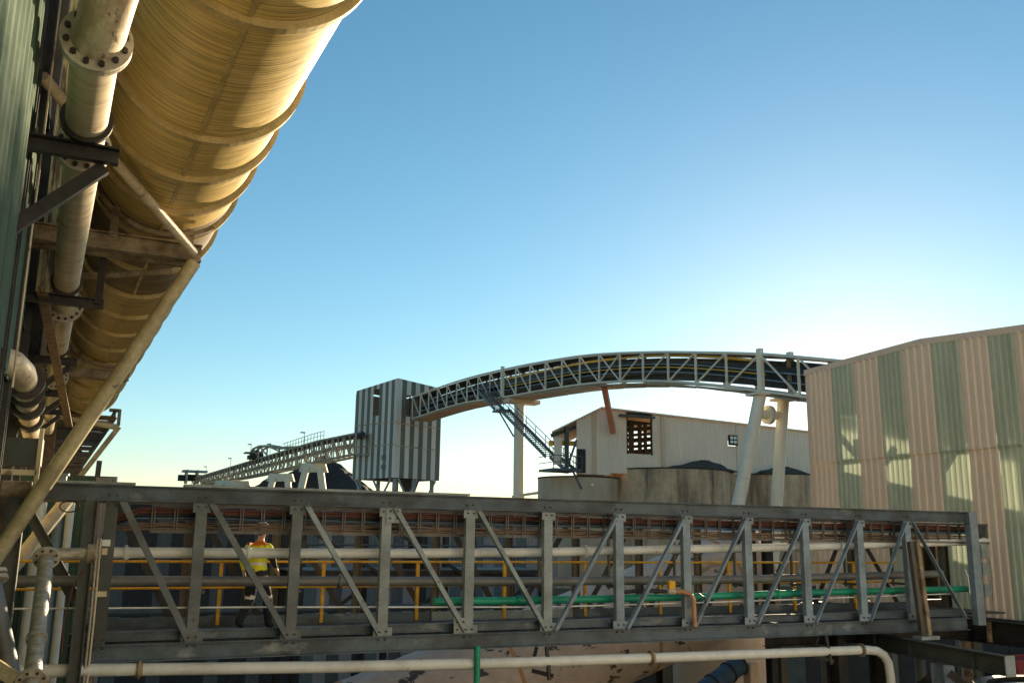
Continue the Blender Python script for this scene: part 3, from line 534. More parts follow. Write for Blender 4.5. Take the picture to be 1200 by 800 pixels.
ag = thing('agitator_drive', (11.8, 35.5, .36), 'dark motor and gearbox standing on the service rack', 'machine')
MB().tube((11.8, 35.5, .36), (11.8, 35.5, 1.1), .5, 18).build('gearbox', 'soot', ag); MB().tube((11.8, 35.5, 1.1), (11.8, 35.5, 1.75), .3, 16).build('motor', 'soot', ag); MB().ring((11.8, 35.5, 1.1), (0, 0, 1), .2, .6, .08).build('flange', 'soot', ag)
for z, mt, r, lb in ((-.9, 'bluesteel', .12, 'blue grey pipe run low behind the bridge'), (-1.5, 'whitepipe', .1, 'pale pipe run low behind the bridge'), (-2.1, 'steelblue', .14, 'lowest steel pipe run behind the bridge')):
    pipe('yard_pipe', [(-8, 33, z), (14, 33, z)], r, mt, lb)

# ------------------------------------------------------------------ inclined tan duct and tank below the bridge
id_ = thing('inclined_duct', (12, 24.5, -8), 'large tan inclined duct with peeling black paint patches under the bridge', 'duct')
Ra = 1.5; ax = V3((1, 0, .325)).normalized(); perp = V3((-ax.z, 0, ax.x))
P0 = V3((3.2, 24.6, -4.65)); P1 = V3((19.2, 24.6, -4.65 + 16 * .325))
pn_ = [P0 + (P1 - P0) * (i / 24) for i in range(25)]
MB().path(pn_, Ra, 48).build('shell', 'duct', id_)
for f in (.22, .475, .73, .93): MB().ring(P0 + (P1 - P0) * f, ax, Ra - .05, Ra + .012, .10, 48).build('rust_band', 'rustband', id_)
for f in (.3, .8): MB().ibeam(P0 + (P1 - P0) * f - V3((0, 0, 1)), V3(((P0 + (P1 - P0) * f).x, 24.6, -8)), .3, .4).build('leg', 'steeldark', id_)
tk = thing('white_tank', (20.2, 27.2, -8), 'off-white round tank beyond the inclined tan duct', 'tank')
MB().tube((20.3, 27.4, -8), (20.3, 27.4, 1.85), 1.75, 40).build('shell', 'tank', tk); MB().tube((20.3, 27.4, 1.85), (20.3, 27.4, 2.2), 1.75, 40, .4).build('roof', 'tank', tk); MB().ring((20.3, 27.4, 1.85), (0, 0, 1), 1.6, 1.8, .08, 40).build('rim', 'tank', tk)
hp = MB().path([(16.2, 23.6, .15), (16.5, 23.6, .75), (17.0, 23.6, .98), (17.6, 23.6, 1.0), (18.2, 23.6, .8)], .26, 16); hp.build('curved_duct', 'duct', label='small tan curved duct arching over the inclined duct', cat='duct')
MB().ibeam((18.15, 22.3, -8), (18.15, 22.3, 2.0), .2, .28).build('dark_post', 'black', label='dark steel post beside the off-white tank', cat='column')
bd = thing('blue_drum', (15.6, 20.6, -3), 'blue drum slung below the tan duct near the bridge pipe bend', 'drum')
MB().tube((14.35, 20.4, -2.15), (15.75, 20.6, -1.52), .25, 24).build('barrel', 'blue', bd)
for f in (.3, .7, .98): MB().ring(V3((14.35, 20.4, -2.15)).lerp(V3((15.75, 20.6, -1.52)), f), (1.4, .2, .63), .2, .275, .05, 24).build('hoop', 'bolt', bd)
MB().bar((16.0, 20.5, -8), (16.0, 20.5, -1.5), .25, .3).build('pale_post', 'hallwarm', label='pale beige post beside the blue drum', cat='column')
# lower right steelwork
def post(x, y, z0, z1, wd, mat, label): MB().ibeam((x, y, z0), (x, y, z1), .25, wd).build('column', mat, label=label, cat='column')
post(18.9, 22.8, -8, -.3, .3, 'farsteel', 'brown lower column left of the pipe bend')
post(16.2, 17.6, -8, -.4, .42, 'black', 'broad black column behind the white pipe bend')
post(17.55, 17.6, -8, -.5, .5, 'black', 'broadest black column right of the white pipe bend')
post(19.3, 19.0, -8, -.5, .2, 'bluesteel', 'slim blue grey column under the right building')
pb = thing('platform_beam', (16.6, 15, -.7), 'dark steel beam with end plate jutting toward the viewer at lower right', 'beam')
MB().ibeam((17.35, 18.5, -.66), (16.15, 13.0, -.66), .22, .36, side=(0, 0, 1)).build('web', 'steeldark', pb)
MB().box((16.02, 12.95, -.85), (16.28, 12.975, -.47)).build('end_plate', 'steel', pb)
for yy in (13.9, 15.9, 17.2): MB().box((16.16 + (yy - 13) * .218 - .1, yy - .012, -.83), (16.16 + (yy - 13) * .218 + .1, yy + .012, -.49)).build('stiffener', 'steeldark', pb)
MB().ibeam((16.55, 14.9, -8), (16.55, 14.9, -.86), .3, .34).build('leg', 'steelblue', pb)
MB().bar((16.6, 15.1, -1.1), (17.9, 18.2, -2.6), .14, .16).bar((16.4, 14.6, -1.0), (17.6, 13.4, -2.4), .14, .16).build('brace', 'black', pb)
MB().ibeam((14.4, 17.9, -.62), (21, 17.9, -.62), .2, .3, side=(0, 0, 1)).build('cross_girder', 'black', label='black cross girder under the right end of the bridge', cat='beam')
MB().path([(17.6, 13.2, -1.9), (17.2, 12.6, -1.2), (17.3, 12.3, -1.0), (18.6, 12.0, -.95)], .2, 18).build('cream_elbow', 'creampipe', label='cream pipe elbow at the bottom right corner', cat='pipe')
for k in range(12): MB().poly([(24.5 + k * 1.05, 42, -8), (24.95 + k * 1.05, 42, -8), (24.9 + k * 1.05, 42, -7.5), (24.55 + k * 1.05, 42, -7.5)], (0, .4, 0)).build('kerb_block', 'white', label='small white kerb block in the row on the yard floor', cat='kerb block', group='white kerb blocks across the yard')  # white blocks stand in for daylight through a row of openings
yw = thing('yard_wall', (36, 47, -8), 'dark low retaining wall across the yard behind the white kerb blocks', 'wall')
for k in range(22): MB().box((23.5 + k * 2.6, 48.0 + .03 * (k % 2), -8), (26.08 + k * 2.6, 48.6, -1.2)).build('wall_panel', 'soot' if k % 3 else 'steeldark', yw)
ut = thing('sump_tank', (25, 18, -8), 'dark round sump tank under the right building', 'tank')
MB().tube((25.5, 18.5, -8), (25.5, 18.5, -2.4), 2.4, 28).build('shell', 'steeldark', ut); MB().ring((25.5, 18.5, -2.4), (0, 0, 1), 2.2, 2.55, .2, 28).build('rim', 'black', ut)
for i_, (x_, y_, mt_, lb_) in enumerate(((23.0, 21.5, 'bluesteel', 'blue grey riser pipe under the right building'), (26.2, 22.6, 'rusty', 'rusty riser pipe under the right building'), (22.2, 24.6, 'steeldark', 'dark riser pipe left of the sump tank'))):
    MB().path([(x_, y_, -8), (x_, y_, -1.4), (x_ + .5, y_, -.9), (x_ + 2, y_, -.9)], .16, 10).build('yard_riser', mt_, label=lb_, cat='pipe')
sk = thing('red_skip', (58, 45, -8), 'red steel skip bin in the yard at the lower right edge', 'skip')
MB().poly([(56, 44, -8), (60.5, 44, -8), (61.2, 44, -5.8), (55.3, 44, -5.8)], (0, 2, 0)).build('body', 'red', sk); MB().box((55.2, 43.9, -5.9), (61.3, 44.0, -5.7)).box((55.2, 46, -5.9), (61.3, 46.1, -5.7)).build('rim', 'red', sk)

# ------------------------------------------------------------------ crushing hall on silos
HY = 70.0
ha = thing('crusher_hall', (48, HY, 6.9), 'pale clad hall with a sloping roof standing on concrete silos', 'building')
HF = [(37.3, 6.9, 11.55), (39.6, 6.9, 12.6), (41.0, 6.95, 12.52), (42.3, 7.5, 12.47)]
hx = [37.3, 38.7, 39.25, 40.6, 42.3]
def htop(x): return 11.52 + (x - 37.3) * .47 if x < 39.6 else 12.6 - (x - 39.6) * .034
for i in range(4):
    a, b = hx[i], hx[i + 1]
    MB().corr((a, HY, 0), (1, 0, 0), b - a - .004, 6.9 if b < 41 else 7.1, lambda x, a=a: htop(a + x) - .05, (0, -1, 0), .35, .05).build('wall_panel', 'hallwarm' if i == 1 else 'hallclad', ha)
MB().corr((42.3, HY, 0), (1, 0, 0), 2.45, 7.4, 8.85, (0, -1, 0), .35, .05).build('wall_panel', 'hallclad', ha)
x = 44.75
while x < 66:
    a, b = x, min(x + 3.04, 66); hole = a < 53.4 < b
    if hole:
        MB().corr((a, HY, 0), (1, 0, 0), 53.0 - a, 7.4, lambda q, a=a: htop(a + q) - .05, (0, -1, 0), .35, .05).build('wall_panel', 'hallclad', ha)
        MB().corr((54.0, HY, 0), (1, 0, 0), b - 54.0, 7.4, lambda q: htop(54 + q) - .05, (0, -1, 0), .35, .05).build('wall_panel', 'hallclad', ha)
        MB().corr((53.0, HY, 0), (1, 0, 0), 1.0, 7.4, 10.05, (0, -1, 0), .35, .05).build('wall_panel', 'hallclad', ha); MB().corr((53.0, HY, 0), (1, 0, 0), 1.0, 11.1, lambda q: htop(53 + q) - .05, (0, -1, 0), .35, .05).build('wall_panel', 'hallclad', ha)
    else: MB().corr((a, HY, 0), (1, 0, 0), b - a - .004, 7.4, lambda q, a=a: htop(a + q) - .05, (0, -1, 0), .35, .05).build('wall_panel', 'hallclad', ha)
    x = b
SH = (6.6, 12.5, 0)
MB().poly([(34.8, HY - .3, 10.2), (39.6, HY - .3, 12.6), (39.6, HY - .3, 12.72), (34.8, HY - .3, 10.32)], SH).build('roof', 'hallclad', ha)
MB().poly([(39.6, HY - .3, 12.6), (66.3, HY - .3, 11.7), (66.3, HY - .3, 11.82), (39.6, HY - .3, 12.72)], SH).build('roof', 'hallclad', ha)
MB().poly([(37.35, HY + .05, 6.9), (37.45, HY + .05, 6.9), (37.45, HY + .05, 11.4), (37.35, HY + .05, 11.4)], SH).build('side_wall', 'hallclad', ha)
for x_, w_ in ((43.9, .5), (44.9, .3), (45.5, .55), (46.5, .42), (47.15, .35), (47.9, .7)): MB().box((x_, HY + 5, 7), (x_ + w_, HY + 5.1, 12.4)).build('baffle', 'soot', ha)  # added dark slats imitate the shaded interior, gaps pass sky as bright spots
for k, (z_, h_) in enumerate(((6.9, 1.9), (8.95, .5), (9.6, .3), (10.12, .42), (10.7, .28), (11.2, .35), (11.75, .5))): MB().poly([(43.5, HY + 5.15, z_), (50, HY + 5.15, z_ + .75), (50, HY + 5.15, z_ + .75 + h_), (43.5, HY + 5.15, z_ + h_)], (0, .1, 0)).build('baffle', 'soot', ha)
MB().box((43.9, HY + 12.4, 6.9), (58, HY + 12.5, 10.2)).build('back_wall', 'midclad', ha)
MB().poly([(65.9, HY, 6.9), (66, HY, 6.9), (66, HY, 11.7), (65.9, HY, 11.7)], SH).build('end_wall', 'hallclad', ha)
for z in (10.3, 10.9, 11.5, 12.05):   # roof trusses seen through the opening
    for y in (73, 76, 79): MB().bar((42, HY + y - 70, z - .1), (46, HY + y - 70, z), .12, .14).build('purlin', 'black', ha)
MB().box((42.2, HY - .08, 8.8), (42.32, HY + .05, 12.4)).box((44.7, HY - .08, 8.8), (44.82, HY + .05, 12.4)).box((42.2, HY - .08, 12.1), (44.82, HY + .05, 12.45)).build('opening_frame', 'soot', ha)
MB().box((41.4, HY - .5, 12.0), (44.9, HY - .1, 12.2)).build('lintel_beam', 'steeldark', ha)
MB().bar((45.85, HY - .12, 7.2), (45.85, HY - .12, 12.3), .35, .2).build('downpipe', 'hallwarm', ha)
lf = MB().box((53.0, HY - .16, 10.1), (54.0, HY - .06, 11.05)).build('window_frame', 'soot', ha)
for dx in (.18, .58):
    for dz in (.25, .62): MB().box((53.0 + dx, HY - .19, 10.05 + dz), (53.3 + dx, HY - .165, 10.3 + dz)).build('pane', 'white', lf)
MB().box((37.35, HY - .1, 7.0), (38.1, HY - .02, 9.0)).build('side_opening', 'soot', ha)
MB().box((35.3, HY + .2, 7.6), (36.0, HY + .3, 9.9)).build('wall_panel', 'hallclad', ha)
MB().bar((36.4, HY + .1, 6.9), (36.4, HY + .1, 10.8), .3, .3).build('column', 'steeldark', ha)
MB().ibeam((34.9, HY + .5, 9.4), (39, HY + .5, 9.55), .25, .4, side=(0, 0, 1)).build('crane_beam', 'yellow', ha)
MB().ibeam((35.0, HY + .3, 10.0), (37.4, HY + .3, 10.9), .2, .3, side=(0, 0, 1)).build('rafter', 'steeldark', ha)
# silos
def silo(cx, cy, r, zt, mat, label):
    s = thing('concrete_silo', (cx, cy, -8), label, 'silo'); mb = MB(); n = 48; zs = [-8, -4, 0, 3, 5, zt]
    mb.path([(cx, cy, z) for z in zs], r, n).build('wall', mat, s); MB().ring((cx, cy, zt - .03), (0, 0, 1), r - .3, r + .04, .12, n).build('rim', 'soot', s); return s
silo(39.3, 73.4, 3.6, 6.75, 'concretew', 'warm tan concrete silo under the left end of the hall')
silo(47.5, 71.8, 5.6, 7.55, 'concrete', 'stained concrete silo under the hall opening')
silo(59.2, 71.8, 5.6, 7.5, 'concrete', 'stained concrete silo behind the leaning cream gallery legs')
MB().box((44, 68.9, -8), (64.5, 69.4, 7.42)).build('silo_front_wall', 'concrete', label='stained concrete wall joining the two right silos below the hall', cat='wall')
MB().box((38, 74, -8), (64, 76.5, 6.8)).build('silo_core_wall', 'soot', label='soot blackened wall in the gap between the silos', cat='wall')  # flat black wall fills the gap between the silos
def mound(cx, cy, z, a, b, h, label):
    vs = []; fs = []; n = 20; rings = 7
    for i in range(rings):
        f = i / (rings - 1)
        for k in range(n):
            an = 2 * math.pi * k / n; j = 1 + .16 * math.sin(3 * an + cx) + .08 * math.sin(7 * an) + random.uniform(-.09, .09)
            vs.append((cx + a * (1 - f) * j * math.cos(an), cy + b * (1 - f) * j * math.sin(an), z + h * (1 - (1 - f) ** 1.15) + (random.uniform(-.13, .13) if 0 < i < rings - 1 else 0)))
    for i in range(rings - 1):
        for k in range(n): fs.append((i * n + k, i * n + (k + 1) % n, (i + 1) * n + (k + 1) % n, (i + 1) * n + k))
    MB().add(vs, fs, False).build('spilled_mound', 'spill', label=label, cat='mound')
mound(49.3, 68.6, 7.5, 3.6, 1.6, 1.0, 'black spilled mound on the silo below the hall light')
mound(58.0, 68.6, 7.45, 3.6, 1.6, .85, 'black spilled mound on the silo behind the gallery legs')
MB().tube((39.35, 86, 5.7), (38.6, 69.6, 6.0), .14, 10).build('pale_pipe', 'column', label='thin pale pipe linking the tall round column and the tan silo', cat='pipe')
MB().bar((38.6, 67.6, 14.35), (40.6, 69.5, 10.5), .42, .42).build('red_strut', 'redsteel', label='salmon red strut between the arched gallery and the hall roof', cat='strut')

# ------------------------------------------------------------------ arched conveyor gallery
prof = [(122, 17.0, 19.9), (119.4, 17.04, 19.97), (100.8, 16.72, 19.5), (86.3, 15.7, 18.6), (73.85, 14.9, 17.5), (67.4, 14.33, 16.75), (59.3, 13.3, 15.5), (52.6, 12.1, 14.3), (46.1, 10.7, 13.05), (41.5, 9.66, 12.0), (34, 7.9, 10.2), (26, 6.0, 8.3)]
def gz(Y):
    P = prof
    for i in range(len(P) - 1):
        if P[i][0] >= Y >= P[i + 1][0]:
            f = (P[i][0] - Y) / (P[i][0] - P[i + 1][0]); p0 = P[max(i - 1, 0)]; p3 = P[min(i + 2, len(P) - 1)]; out = []
            for k in (1, 2):
                a, b, c, d = p0[k], P[i][k], P[i + 1][k], p3[k]
                m1 = (c - a) / max(1e-6, (p0[0] - P[i + 1][0])) * (P[i][0] - P[i + 1][0]); m2 = (d - b) / max(1e-6, (P[i][0] - p3[0])) * (P[i][0] - P[i + 1][0])
                out.append((2 * f ** 3 - 3 * f ** 2 + 1) * b + (f ** 3 - 2 * f ** 2 + f) * m1 + (-2 * f ** 3 + 3 * f ** 2) * c + (f ** 3 - f ** 2) * m2)
            return out
    return P[-1][1:]
def gx(Y): return 38.62 - (118.88 - Y) * (38.62 - 37.53) / (118.88 - 40.89)
ga = thing('arched_gallery', (38.6, 80, 12), 'cream lattice conveyor gallery arching from the striped tower to the right', 'conveyor')
GW = 2.4; Y = 119.6; nodes = []
while Y > 30: nodes.append(Y); Y -= 3.5
for sd_, nm in ((0, 'gal'), (GW, 'gal')):
    for w_ in (0, 1):
        MB().path([V3((gx(y) + sd_, y, gz(y)[w_])) for y in [119.6 - i * 1.4 for i in range(64)]], .105, 6).build('chord', nm, ga)
    for i, y in enumerate(nodes):
        a, b = gz(y); big = i in (9, 21)
        MB().bar((gx(y) + sd_, y, a), (gx(y) + sd_, y, b + (.35 if big else 0)),   .3 if big else .13, .36 if big else .13, side=(0, 1, 0)).build('post', nm, ga)
        if i + 1 < len(nodes):
            y2 = nodes[i + 1]; a2, b2 = gz(y2)
            if i < 16 or i >= 21: MB().bar((gx(y) + sd_, y, b), (gx(y2) + sd_, y2, a2), .10, .10).build('diagonal', nm, ga)
            if i >= 15 and i < 21: MB().bar((gx(y) + sd_, y, a), (gx(y2) + sd_, y2, b2), .10, .10).build('diagonal', nm, ga)
for i in range(len(nodes) - 1):
    y, y2 = nodes[i], nodes[i + 1]; a, a2 = gz(y)[0], gz(y2)[0]
    MB().add([(gx(y) - .1, y - .05, a - .16), (gx(y) + GW + .1, y - .05, a - .16), (gx(y2) + GW + .1, y2 + .12, a2 - .16), (gx(y2) - .1, y2 + .12, a2 - .16),
              (gx(y) - .1, y - .05, a - .3), (gx(y) + GW + .1, y - .05, a - .3), (gx(y2) + GW + .1, y2 + .12, a2 - .3), (gx(y2) - .1, y2 + .12, a2 - .3)],
             [(0, 1, 2, 3), (7, 6, 5, 4), (0, 4, 5, 1), (1, 5, 6, 2), (2, 6, 7, 3), (3, 7, 4, 0)]).build('floor_panel', 'galfloor', ga)
    b, b2 = gz(y)[1], gz(y2)[1]
    MB().bar((gx(y) + GW * .6, y, a + 1.5), (gx(y2) + GW * .6, y2, a2 + 1.5), 1.3, .35).build('belt', 'belt', ga)
    MB().bar((gx(y) + GW * .6, y, a + .75), (gx(y2) + GW * .6, y2, a2 + .75), 1.2, .18).build('return_belt', 'belt', ga)
    MB().bar((gx(y) + GW - .06, y, (a + b) / 2), (gx(y2) + GW - .06, y2, (a2 + b2) / 2), .04, b - a - .5).build('wind_guard', 'bluesteel', ga)
    MB().bar((gx(y) + GW * .55, y, b - .1), (gx(y2) + GW * .55, y2, b2 - .1), 2.3, .06).build('roof_sheet', 'bluesteel', ga)
    if 8 < i < 21: MB().bar((gx(y) + .4, y, a + 1.95), (gx(y2) + .4, y2, a2 + 1.95), .1, .16).bar((gx(y) + .4, y, a + 1.1), (gx(y2) + .4, y2, a2 + 1.1), .08, .08).build('guard_rail', 'yellow', ga)
    MB().tube((gx(y) + .3, y, a + .75), (gx(y2) + .3, y2, a2 + .75), .05, 6).tube((gx(y) + .2, y, a + 1.3), (gx(y2) + .2, y2, a2 + 1.3), .05, 6).build('service_pipe', 'steelblue', ga)
# supports
gc = thing('gallery_column', (39.4, 86.3, -8), 'tall cream round column under the arched gallery', 'column')
MB().tube((39.35, 86.3, -8), (39.35, 86.3, 15.2), .53, 28).build('shaft', 'column', gc); MB().box((37.8, 85.6, 15.0), (41.4, 87.0, 15.4)).build('cap', 'hallwarm', gc); MB().ring((39.35, 86.3, 5.6), (0, 0, 1), .45, .66, .22, 24).build('collar', 'column', gc)
al = thing('leaning_leg', (31.9, 45.8, -8), 'white leaning tubular leg of the gallery trestle', 'column'); MB().tube((31.9, 45.8, -8), (37.25, 45.8, 10.4), .38, 28).build('shaft', 'gal', al); MB().box((36.6, 45.2, 10.35), (37.9, 46.4, 10.5)).build('cap_plate', 'gal', al)
ar = thing('upright_leg', (36.5, 45.8, -8), 'cream upright tubular leg of the gallery trestle', 'column'); MB().tube((36.5, 45.8, -8), (39.05, 45.8, 10.2), .36, 28).build('shaft', 'column', ar); MB().box((38.45, 45.2, 10.15), (39.7, 46.4, 10.3)).build('cap_plate', 'column', ar)
lk = thing('flanged_link', (38, 45.8, 8.8), 'short cream flanged tube joining the two gallery legs', 'pipe'); MB().tube((37.0, 45.8, 9.2), (38.8, 45.8, 9.2), .27, 20).build('run', 'column', lk)
for x in (37.75, 37.92): MB().ring((x, 45.8, 9.2), (1, 0, 0), .3, .58, .12, 24).build('flange', 'column', lk)
# stair
st = thing('steel_stair', (38.8, 84, 7.2), 'dark blue steel stair descending from the gallery to the hall platform', 'stair')
def flight(p, q, n):
    p, q = V3(p), V3(q); d = (q - p); sdv = V3((d.y, -d.x, 0)).normalized() * .5
    for s_ in (-1, 1):
        MB().bar(p + sdv * s_, q + sdv * s_, .08, .3).build('stringer', 'bluesteel', st)
        for h in (.55, 1.05): MB().bar(p + sdv * s_ + V3((0, 0, h)), q + sdv * s_ + V3((0, 0, h)), .05, .05).build('rail', 'bluesteel', st)
        for k in range(6): c = p.lerp(q, k / 5) + sdv * s_; MB().bar(c, c + V3((0, 0, 1.05)), .05, .05).build('baluster', 'bluesteel', st)
    for k in range(n): c = p.lerp(q, (k + .5) / n); MB().bar(c - sdv, c + sdv, .25, .05, side=(0, 0, 1)).build('tread', 'bluesteel', st)
flight((37.6, 92, 16.9), (37.5, 87.2, 14.35), 14); flight((37.45, 85.8, 14.2), (37.0, 74.3, 8.6), 26); flight((36.9, 73.3, 8.5), (36.8, 69.9, 7.1), 8)
MB().box((36.8, 85.6, 14.05), (38.2, 87.4, 14.25)).build('landing', 'bluesteel', st); MB().bar((36.9, 86, 14.1), (38.7, 86.2, 11.6), .12, .12).build('landing_brace', 'bluesteel', st)
pf = thing('hall_platform', (36.5, 71, 6.8), 'dark railed platform at the open left end of the hall', 'platform')
MB().box((34.7, 69.2, 7.05), (37.4, 72.0, 7.25)).build('deck', 'bluesteel', pf)
for z in (7.75, 8.3): MB().bar((34.7, 69.2, z), (37.4, 69.2, z), .06, .06).bar((34.7, 69.2, z), (34.7, 72, z), .06, .06).build('rail', 'bluesteel', pf)
for x in (34.7, 35.4, 36.1, 36.8, 37.4): MB().bar((x, 69.2, 7.2), (x, 69.2, 8.3), .06, .06).build('baluster', 'bluesteel', pf)
for a, b in (((36.9, 69.3, 9.6), (36.0, 69.3, 7.2)), ((36.6, 69.3, 7.0), (37.4, 69.3, 5.6))): MB().bar(a, b, .14, .14).build('brace', 'bluesteel', pf)

# ------------------------------------------------------------------ transfer tower
tw = thing('transfer_tower', (37, 123, -8), 'tall striped transfer tower at the far end of the arched gallery', 'tower')
TC = V3((36.45, 119.5, 0)); dr = V3((math.sin(math.radians(66)), math.cos(math.radians(66)), 0)); dl = V3((-math.cos(math.radians(66)), math.sin(math.radians(66)), 0))
LR, LL, Z0 = 8.1, 8.75, 9.1
def tp_r(u): return 22.39 - .05 * u
def tp_l(u): return 22.39 - .108 * u
nr = 10
for i in range(nr):
    u0_, wd = i * LR / nr, LR / nr - .01; mt = 'towerclad' if i % 2 == 0 else 'frpfar'
    segs = [(Z0, None)]
    if 2 <= i <= 6: segs = [(Z0, 16.9), (20.6, None)]
    if i in (2, 3, 4, 5, 6): segs = [(Z0, 17.0 if i > 2 else 17.4), (20.3, None)]
    for a, b in segs:
        zt = (lambda x, u0_=u0_: tp_r(u0_ + x)) if b is None else b
        MB().corr(TC + dr * u0_, dr, wd, a, zt, -dl, .27, .05).build('wall_panel', mt, tw)
nl = 14
for i in range(nl):
    u0_, wd = i * LL / nl, LL / nl - .01; mt = 'towerclad' if i % 2 == 0 else 'frpfar'
    segs = [(Z0, None)]
    if i in (6, 7): segs = [(Z0, 17.6), (21.3, None)]
    for a, b in segs:
        zt = (lambda x, u0_=u0_: tp_l(u0_ + wd - x)) if b is None else b
        p = TC + dl * (u0_ + wd); MB().corr(p, -dl, wd, a, zt, -dr, .27, .05).build('wall_panel', mt, tw)
MB().add([TC + V3((0, 0, 22.3)), TC + dr * LR + V3((0, 0, tp_r(LR) - .05)), TC + dr * LR + dl * LL + V3((0, 0, 21.2)), TC + dl * LL + V3((0, 0, tp_l(LL) - .05))], [(0, 1, 2, 3)]).build('roof', 'towerclad', tw)
MB().poly([TC + dl * LL + V3((0, 0, Z0)), TC + dl * LL + dr * LR + V3((0, 0, Z0)), TC + dl * LL + dr * LR + V3((0, 0, 21.1)), TC + dl * LL + V3((0, 0, 21.1))], dl * .1).build('back_wall', 'towerclad', tw)
MB().poly([TC + dr * LR + V3((0, 0, Z0)), TC + dl * LL + dr * LR + V3((0, 0, Z0)), TC + dl * LL + dr * LR + V3((0, 0, 21.1)), TC + dr * LR + V3((0, 0, 21.6))], dr * .1).build('side_wall', 'towerclad', tw)
for z in (Z0 + .1, 17.2): MB().poly([TC + dr * .1 + dl * .1 + V3((0, 0, z)), TC + dr * (LR - .1) + dl * .1 + V3((0, 0, z)), TC + dr * (LR - .1) + dl * (LL - .1) + V3((0, 0, z)), TC + dr * .1 + dl * (LL - .1) + V3((0, 0, z))], (0, 0, .2)).build('floor', 'soot', tw)
for u in (.3, .5, .7): MB().bar(TC + dr * (LR * u) + dl * .2 + V3((0, 0, 17)), TC + dr * (LR * u) + dl * .2 + V3((0, 0, 22)), .15, .15).build('girt_post', 'black', tw)
for u in (.08, .5, .92):
    for v in (.08, .92):
        c = TC + dr * (LR * u) + dl * (LL * v); MB().bar(c + V3((0, 0, -8)), c + V3((0, 0, 9.1)), .45, .45).build('leg', 'steel', tw)
for a, b in ((.08, .5), (.5, .08), (.92, .5)): MB().bar(TC + dr * LR * a + V3((0, 0, 9.0)), TC + dr * LR * b + V3((0, 0, 4)), .2, .2).bar(TC + dl * LL * a + V3((0, 0, 9.0)), TC + dl * LL * b + V3((0, 0, 4)), .2, .2).build('leg_brace', 'steel', tw)
for z_ in (13.3, 16.3): MB().bar(TC - dl * .06 + V3((0, 0, z_)), TC + dr * LR - dl * .06 + V3((0, 0, z_)), .05, .10).bar(TC - dr * .06 + V3((0, 0, z_ + .2)), TC + dl * LL - dr * .06 + V3((0, 0, z_ + .2)), .05, .10).build('lap_flashing', 'concrete', tw)
c = TC + dr * 5 + dl * 2.5; MB().tube(c + V3((0, 0, 9)), c + V3((0, 0, 7.2)), 1.3, 16, .7).build('hopper', 'soot', tw)
for z, u in ((11.2, 6.6), (9.95, 7.1)): MB().box((0, 0, 0), (.9, .05, .6)).build('sign_board', 'teal', tw).location = TC + dl * 1.9 - dr * .15 + V3((0, 0, z + .6)) - ORG[tw.name]

# ------------------------------------------------------------------ far conveyor, trestles, stockpile
fc = thing('far_conveyor', (27, 178, 12), 'long open lattice conveyor descending left from the striped tower', 'conveyor')
FA = V3((32.2, 124, 0)); FB = V3((22.0, 237, 0)); fd = (FB - FA); fl_ = fd.length; fd.normalize(); fs_ = V3((fd.y, -fd.x, 0))
def fz(s): return (12.35 - .002 * s + (.0065 * max(0, s - 60)), 15.1 + .02 * min(s, 18) - .012 * max(0, s - 18))
lat = MB(); cho = MB(); n = 46
for i in range(n + 1):
    s = fl_ * i / n; a, b = fz(s)
    for k in (0, 1.9):
        p = FA + fd * s + fs_ * k; lat.bar(p + V3((0, 0, a)), p + V3((0, 0, b)), .16, .16)
        if i < n:
            s2 = fl_ * (i + 1) / n; q = FA + fd * s2 + fs_ * k; a2, b2 = fz(s2)
            lat.bar(p + V3((0, 0, a if i % 2 else b)), q + V3((0, 0, b2 if i % 2 else a2)), .14, .14); lat.bar(p + V3((0, 0, (a + b) / 2)), q + V3((0, 0, (a2 + b2) / 2)), .12, .12)
    lat.bar(FA + fd * s + V3((0, 0, a)), FA + fd * s + fs_ * 1.9 + V3((0, 0, a)), .16, .16)
lat.build('lattice', 'farconv', fc, kind='stuff')
for k in (0, 1.9):
    for w_ in (0, 1): MB().path([FA + fd * (fl_ * i / 20) + fs_ * k + V3((0, 0, fz(fl_ * i / 20)[w_])) for i in range(21)], .16, 6).build('chord', 'farconv', fc)
MB().path([FA + fd * (fl_ * i / 20) + fs_ * .95 + V3((0, 0, fz(fl_ * i / 20)[1] - .1)) for i in range(21)], .45, 6).build('belt', 'belt', fc)
MB().path([FA + fd * (fl_ * i / 20) + fs_ * 2.4 + V3((0, 0, fz(fl_ * i / 20)[1] - 1.0)) for i in range(21)], .3, 6).build('walkway', 'bluesteel', fc)
for s in (6, 12, 18): pass
hrail = MB()
for i in range(14):
    s = 14 + i * 1.6; p = FA + fd * s + V3((0, 0, fz(s)[1])); q = FA + fd * (s + 1.6) + V3((0, 0, fz(s + 1.6)[1])); hrail.bar(p, p + V3((0, 0, 1.3)), .07, .07).bar(p + V3((0, 0, 1.3)), q + V3((0, 0, 1.3)), .07, .07).bar(p + V3((0, 0, .7)), q + V3((0, 0, .7)), .06, .06)
hrail.build('guard_rail', 'steelblue', fc)
for s, h in ((24, 2.0), (44, 2.0), (58, 3.2), (74, 1.8), (98, 1.8)):
    p = FA + fd * s + V3((0, 0, fz(s)[1])); m_ = MB().bar(p, p + V3((0, 0, h)), .08, .08).build('lamp_mast', 'steel', fc); MB().box(tuple(p + V3((-.6, -.2, h - .1))), tuple(p + V3((.1, .2, h + .06)))).build('lamp_head', 'soot', m_)
tr = thing('tripper_car', (27.6, 176, 14.5), 'dark belt tripper straddling the middle of the far conveyor', 'machine')
pts = [(30, .2), (38, .7), (46, 1.8), (52, 2.3), (56, 2.2), (58, 1.6)]
